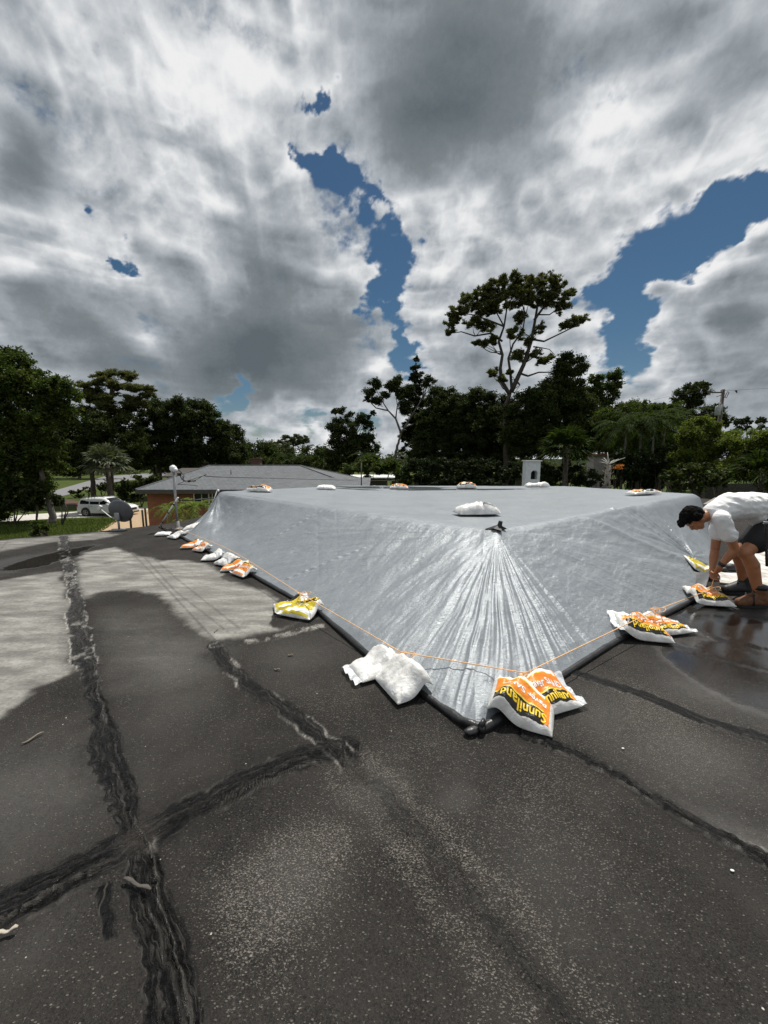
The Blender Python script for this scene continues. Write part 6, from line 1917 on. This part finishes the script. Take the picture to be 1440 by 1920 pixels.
# ------------------------------------------------------------------ the worker
def solid(name, pieces, mat, parent, voxel=.010, smooth=2, fn=None):
    """one continuous surface from tapered capsules: ('c', a, b, ra, rb) or ('e', centre, radii, rotation matrix)"""
    m = MB()
    for p in pieces:
        if p[0] == 'c':
            a, b, ra, rb = Vector(p[1]), Vector(p[2]), p[3], p[4]
            sy = p[5] if len(p) > 5 else 1.0
            n = 6
            m.tube([a.lerp(b, t) for t in np.linspace(0, 1, n)], np.linspace(ra, rb, n), 14, sy=sy)
            m.ball(a, ra * .995, 12, 8); m.ball(b, rb * .995, 12, 8)
        else:
            m.ball(p[1], p[2], 18, 12, M=p[3] if len(p) > 3 else None)
    V, F = m.get()
    me = bpy.data.meshes.new('tmp'); me.from_pydata([tuple(v) for v in V], [], F); me.update()
    o = bpy.data.objects.new('tmp', me); COL.objects.link(o)
    md = o.modifiers.new('r', 'REMESH'); md.mode = 'VOXEL'; md.voxel_size = voxel
    if smooth:
        sm = o.modifiers.new('s', 'SMOOTH'); sm.iterations = smooth; sm.factor = .5
    dg = bpy.context.evaluated_depsgraph_get()
    me2 = bpy.data.meshes.new_from_object(o.evaluated_get(dg))
    V2 = np.array([v.co[:] for v in me2.vertices]); F2 = [tuple(p.vertices) for p in me2.polygons]
    bpy.data.objects.remove(o); bpy.data.meshes.remove(me); bpy.data.meshes.remove(me2)
    if fn is not None: V2 = fn(V2)
    return mk(name, V2, F2, mat, parent)
def worker():
    J = lambda px, py, D: Vector(at_D(px, py, D))
    skin = simple('tanned_skin', (.36, .150, .068), .45, var=.15, scale=12, spec=.5)
    hairm = simple('black_hair', (.007, .006, .0055), .85, var=.4, scale=60, bump=1.0, bscale=90, bdist=.02, spec=.1)
    shirt = simple('white_shirt', (.80, .80, .80), .85, var=.03, scale=10, bump=.35, bscale=14, bdist=.03)
    shorts = simple('black_shorts', (.014, .014, .015), .85, scale=20)
    boot = simple('tan_boot', (.13, .055, .022), .75, var=.5, scale=25)
    blk = simple('black_gear', (.012, .012, .013), .55)
    root = thing('person', 'worker in a white t-shirt and black shorts bending down to tie a sandbag', 'person', (4.1, 4.05, 0))
    neck = J(1330, 962, 4.0); skull = J(1302, 972, 4.0)
    crown = Vector((-.93, 0, .36)).normalized()               # chin to crown
    face = Vector((-.36, -.04, -.93)).normalized()            # the way the face looks
    side = crown.cross(face).normalized()
    M = Matrix((side, face, crown)).transposed()
    chest = J(1368, 950, 4.02); waist = J(1415, 949, 4.08); pelv = J(1452, 962, 4.12)
    shN, shF = J(1351, 973, 3.86), J(1349, 968, 4.20)
    elN, wrN = J(1378, 1030, 3.86), J(1350, 1062, 3.92)
    elF, wrF = J(1340, 1034, 4.16), J(1335, 1066, 4.06)
    hipN, hipF = J(1446, 992, 4.00), J(1434, 990, 4.24)
    knN, knF = J(1397, 1036, 3.90), J(1382, 1040, 4.24)
    anN, anF = J(1424, 1108, 3.86), J(1394, 1092, 4.26)
    anN.z = .12; anF.z = .11
    P = []
    # head
    P += [('e', skull + crown * .03 - face * .012, (.076, .094, .100), M), ('e', skull + face * .045 - crown * .045, (.062, .052, .072), M), ('e', skull + face * .052 - crown * .098, (.038, .034, .030), M),
          ('e', skull + face * .104 - crown * .026, (.015, .022, .020), M), ('c', skull + face * .094 + crown * .012, skull + face * .112 - crown * .030, .009, .013),
          ('c', skull + face * .084 + crown * .026 - side * .045, skull + face * .084 + crown * .026 + side * .045, .012, .012),
          ('c', skull + face * .090 - crown * .066 - side * .022, skull + face * .090 - crown * .066 + side * .022, .010, .010)]
    for sg in (-1, 1):
        P += [('e', skull + side * .077 * sg - face * .005 - crown * .015, (.012, .022, .033), M), ('e', skull + side * .030 * sg + face * .080 + crown * .006, (.015, .010, .010), M)]
    P += [('c', skull - crown * .055 - face * .020, neck + Vector((.03, 0, 0)), .058, .066)]
    # trunk
    P += [('c', neck + Vector((.06, 0, -.01)), chest, .09, .125), ('c', chest, waist, .125, .125), ('c', waist, pelv, .125, .14), ('c', shN, shF, .062, .062), ('c', hipN, hipF, .105, .105)]
    for sh, el, wr in ((shN, elN, wrN), (shF, elF, wrF)):
        P += [('c', sh, el, .058, .040), ('c', el, el.lerp(wr, .35), .042, .044), ('c', el.lerp(wr, .35), wr, .043, .026)]
    for hp, kn, an in ((hipN, knN, anN), (hipF, knF, anF)):
        calf = kn.lerp(an, .32) + Vector((.028, 0, .01))
        P += [('c', hp, kn, .094, .062), ('e', kn + Vector((-.012, 0, 0)), (.058, .056, .062)), ('c', kn, calf, .056, .066), ('c', calf, an, .062, .038)]
    # hands: palm, four fingers bent round the rope knot, thumb from the side
    knot = J(1338, 1088, 4.02)
    for wr, sg in ((wrN, -1), (wrF, 1)):
        d = (knot - wr).normalized()
        pc = wr + d * .045
        sd = Vector((0, sg, 0)); sd = (sd - d * sd.dot(d)).normalized()
        nr = d.cross(sd).normalized()
        if nr.x > 0: nr = -nr
        P += [('c', wr, wr + d * .02, .026, .028), ('c', wr + d * .025 + nr * .020, wr + d * .075 + nr * .024, .017, .014), ('c', wr + d * .025 - nr * .018, wr + d * .075 - nr * .022, .017, .014), ('c', wr + d * .03, wr + d * .08, .020, .016)]
        for k, (off, ln) in enumerate(((-.030, .062), (-.011, .074), (.009, .070), (.028, .056))):
            b = wr + d * .078 + nr * off
            inw = -sd
            k1 = b + d * ln * .45 + inw * ln * .15
            k2 = k1 + d * ln * .18 + inw * ln * .35
            k3 = k2 - d * ln * .08 + inw * ln * .28
            P += [('c', b, k1, .0095, .0088), ('c', k1, k2, .0088, .0082), ('c', k2, k3, .0082, .0072)]
        b = wr + d * .030 + nr * -.030
        P += [('c', b, b + d * .035 - nr * .014 - sd * .016, .0125, .0110), ('c', b + d * .035 - nr * .014 - sd * .016, b + d * .060 - nr * .004 - sd * .040, .0108, .0088)]
    body = solid('body', P, skin, root, .0075, 2)
    # face details as small children of the body
    m = MB()
    for sg in (-1, 1): m.ball(skull + side * .030 * sg + face * .088 + crown * .006, .0085, 10, 7)
    m.build('eyes', simple('eye_dark', (.02, .015, .012), .2), root)
    m = MB(); m.tube([skull + face * .100 - crown * .066 + side * s for s in (-.02, 0, .02)], .0045, 6); m.build('lips', simple('lips', (.22, .07, .05), .5), root)
    # hair: cap with curls over the crown and the front
    H = []
    rng = np.random.default_rng(3)
    for i in range(150):
        d = rng.normal(size=3); d /= np.linalg.norm(d)
        v = side * d[0] + face * d[1] + crown * d[2]
        if d[2] < -.15 and d[1] > -.45: continue
        if d[1] > .55 and d[2] < .35: continue
        p = skull + crown * .03 - face * .012 + side * d[0] * .082 + face * d[1] * .098 + crown * d[2] * .108
        H.append(('e', p, (rng.uniform(.012, .024),) * 3))
    H += [('e', skull + crown * .040 - face * .022, (.083, .096, .106), M)]
    for i in range(26):                                           # forelock hanging from the brow
        p = skull + crown * (.10 + rng.uniform(-.03, .02)) + face * rng.uniform(.03, .125) + side * rng.uniform(-.05, .05)
        H.append(('e', p, (.018, .018, .024)))
    solid('hair', H, hairm, root, .007, 1, lambda V: V + (fbm(V * 70, 3, seed=9) * .006)[:, None] * np.array(rng.normal(size=3)))
    # t-shirt
    T = [('c', neck + Vector((.028, 0, .0)), neck + Vector((.07, 0, .005)), .083, .10), ('c', neck + Vector((.06, 0, 0)), chest, .115, .148), ('c', chest, waist, .148, .150), ('c', waist, pelv + Vector((-.02, 0, .03)), .150, .158),
         ('c', shN + Vector((.02, .02, 0)), shF + Vector((.02, -.02, 0)), .078, .078)]
    seN, seF = shN.lerp(elN, .52), shF.lerp(elF, .50)
    T += [('c', shN, seN, .076, .084), ('c', shF, seF, .076, .082), ('c', waist + Vector((-.02, -.02, -.07)), pelv + Vector((-.10, 0, -.10)), .11, .10)]
    def fold(V):
        n = fbm(np.column_stack([V[:, 0] * 5 + V[:, 2] * 9, V[:, 1] * 6, V[:, 2] * 3 - V[:, 0] * 9]), 3, seed=77)
        f2 = 1 - np.abs(fbm(np.column_stack([V[:, 0] * 4 + V[:, 2] * 14, V[:, 1] * 4, V[:, 0] * 7]), 3, seed=78)) * 2.4
        V = V.copy(); V[:, 2] += n * .008 + f2 * .007; V[:, 1] += n * .008 - f2 * .009
        return V
    sh_o = solid('shirt', T, shirt, root, .011, 3, fold)
    # sleeve ends and neckline: dark openings are closed by the arms themselves
    # shorts
    Q = [('c', pelv + Vector((-.03, 0, .02)), pelv + Vector((.06, 0, 0)), .155, .165), ('c', hipN + Vector((0, 0, .02)), hipN.lerp(knN, .60), .130, .112), ('c', hipF + Vector((0, 0, .02)), hipF.lerp(knF, .52), .125, .108), ('c', hipN, hipF, .13, .13)]
    solid('shorts', Q, shorts, root, .012, 3)
    # boots
    for (an, tx, mat, strap) in ((anN, -1, boot, True), (anF, -1, blk, False)):
        g = Vector((an.x, an.y, 0))
        tilt = Vector((-1, -.06, 0)).normalized()
        B = [('c', g + Vector((.02, 0, .07)), g + Vector((.005, 0, .185)), .062, .060), ('c', g + Vector((.045, 0, .06)), g + tilt * .10 + Vector((0, 0, .068)), .058, .056), ('c', g + tilt * .02 + Vector((0, 0, .11)), g + tilt * .16 + Vector((0, 0, .062)), .052, .050), ('c', g + tilt * .08 + Vector((0, 0, .06)), g + tilt * .20 + Vector((0, 0, .054)), .055, .048)]
        bt = solid('boot', B, mat, root, .009, 2, lambda V: np.column_stack([V[:, 0], V[:, 1], np.maximum(V[:, 2], .02)]))
        m = MB()
        prof = [(.095, -.040), (.10, 0), (.095, .040), (.02, .046), (-.12, .050), (-.20, .046), (-.245, .020), (-.25, 0), (-.245, -.022), (-.20, -.048), (-.12, -.052), (.02, -.046)]
        m.prism([(g.x + x, g.y + y) for x, y in prof][::-1], .002, .026); m.build('sole', blk, bt, smooth=False)
        m = MB()
        if strap:
            m.tube([g + tilt * .10 + Vector((0, -.052, .03)), g + tilt * .10 + Vector((0, -.04, .128)), g + tilt * .10 + Vector((0, .04, .128)), g + tilt * .10 + Vector((0, .052, .03))], .016, 8, sy=.4)
            m.tube([g + Vector((.0, 0, .19)), g + Vector((.0, 0, .235))], .062, 14)
            m.build('strap', blk, bt)
        m = MB()
        for k in range(4):
            c = g + tilt * (.03 + .028 * k) + Vector((0, 0, .158 - .014 * k)); m.tube([c + Vector((0, -.03, -.01)), c + Vector((0, 0, .006)), c + Vector((0, .03, -.01))], .004, 5)
        c = g + tilt * .03 + Vector((0, -.01, .13))
        m.tube([c, c + Vector((-.05, 0, .05)), c + Vector((-.07, -.02, .02)), c + Vector((-.03, -.03, -.01))], .0035, 5)
        m.build('laces', blk if strap else simple('grey_lace', (.2, .2, .2), .8), bt)
    m = MB(); d = (wrN - elN).normalized(); m.tube([wrN - d * .045, wrN - d * .010], .032, 14); m.build('wristband', blk, root)
    # tool strap hanging from the waist at the picture's edge
    m = MB(); a = J(1436, 975, 3.82); b = J(1438, 1062, 3.78)
    m.tube([a, a.lerp(b, .3), a.lerp(b, .7), b], .016, 8, sy=.5)
    for k in range(9): m.ball(a.lerp(b, .2 + .08 * k), (.018, .012, .010), 8, 5)
    m.build('tool_strap', blk, root)
    m = MB(); m.box(J(1437, 980, 3.80), (.06, .02, .03), bev=.005); m.build('buckle', simple('buckle_metal', (.4, .42, .46), .3, .8), root)
worker()
# things on the roof behind the worker
def behind():
    t = NT('pale_membrane')
    co = t.coord('Object')
    t.principled(Base_Color=t.ramp(t.noise(co, 5, 5, .7), [(.35, (.30, .28, .25)), (.55, (.58, .56, .52)), (.75, (.74, .73, .70))]), Roughness=.6, Normal=t.bump(t.noise(co, 12, 4, .6), .5, .03))
    poly = [p2(x, y, .02) for x, y in ((1350, 1092), (1345, 1070), (1362, 1050), (1380, 1030), (1460, 1030), (1560, 1045), (1560, 1120), (1460, 1104), (1400, 1098))]
    n = len(poly); m = MB(); m.prism(poly[::-1] if False else poly, .006, .022)
    tag(m.build('membrane_sheet', t.m, smooth=False), 'crumpled pale roofing sheet on the felt behind the worker', 'sheet')
    a = at_z(1372, 1068, .05)
    m = MB(); m.tube([(a.x - .08, a.y, .07), (a.x, a.y + .02, .075), (a.x + .1, a.y, .065)], [.04, .055, .04], 12); m.ball((a.x - .1, a.y, .05), (.05, .04, .035), 10, 7)
    tag(m.build('black_bundle', simple('black_gear', (.012, .012, .013), .55)), 'small black bundle on the pale sheet between the worker\'s arm and leg', 'bundle')
    a, b = at_z(1290, 1062, .05), at_z(1372, 1073, .03)
    # far grey plank roof edge right of the cloth
    zt = .62
    P = [at_D(1300, 939, 15), at_D(1345, 934, 16), at_D(1470, 940, 16), at_D(1470, 965, 11), at_D(1330, 950, 12)]
    m = MB()
    c0, c1, c2, c3 = at_D(1318, 945, 11), at_D(1460, 948, 11), at_D(1500, 933, 15), at_D(1340, 933, 15)
    zb = .0
    V = [tuple(c0), tuple(c1), tuple(c2), tuple(c3)] + [(p.x, p.y, 0.0) for p in (c0, c1, c2, c3)]
    m.add(V, [(0, 1, 2, 3), (0, 4, 5, 1), (1, 5, 6, 2), (2, 6, 7, 3), (3, 7, 4, 0), (7, 6, 5, 4)])
    tag(m.build('roof_curb', simple('grey_plank', (.24, .22, .20), .9, var=.3, scale=9, bump=.4), smooth=False), 'raised grey weathered roof curb beyond the right shoulder of the tarpaulin', 'curb')
behind()
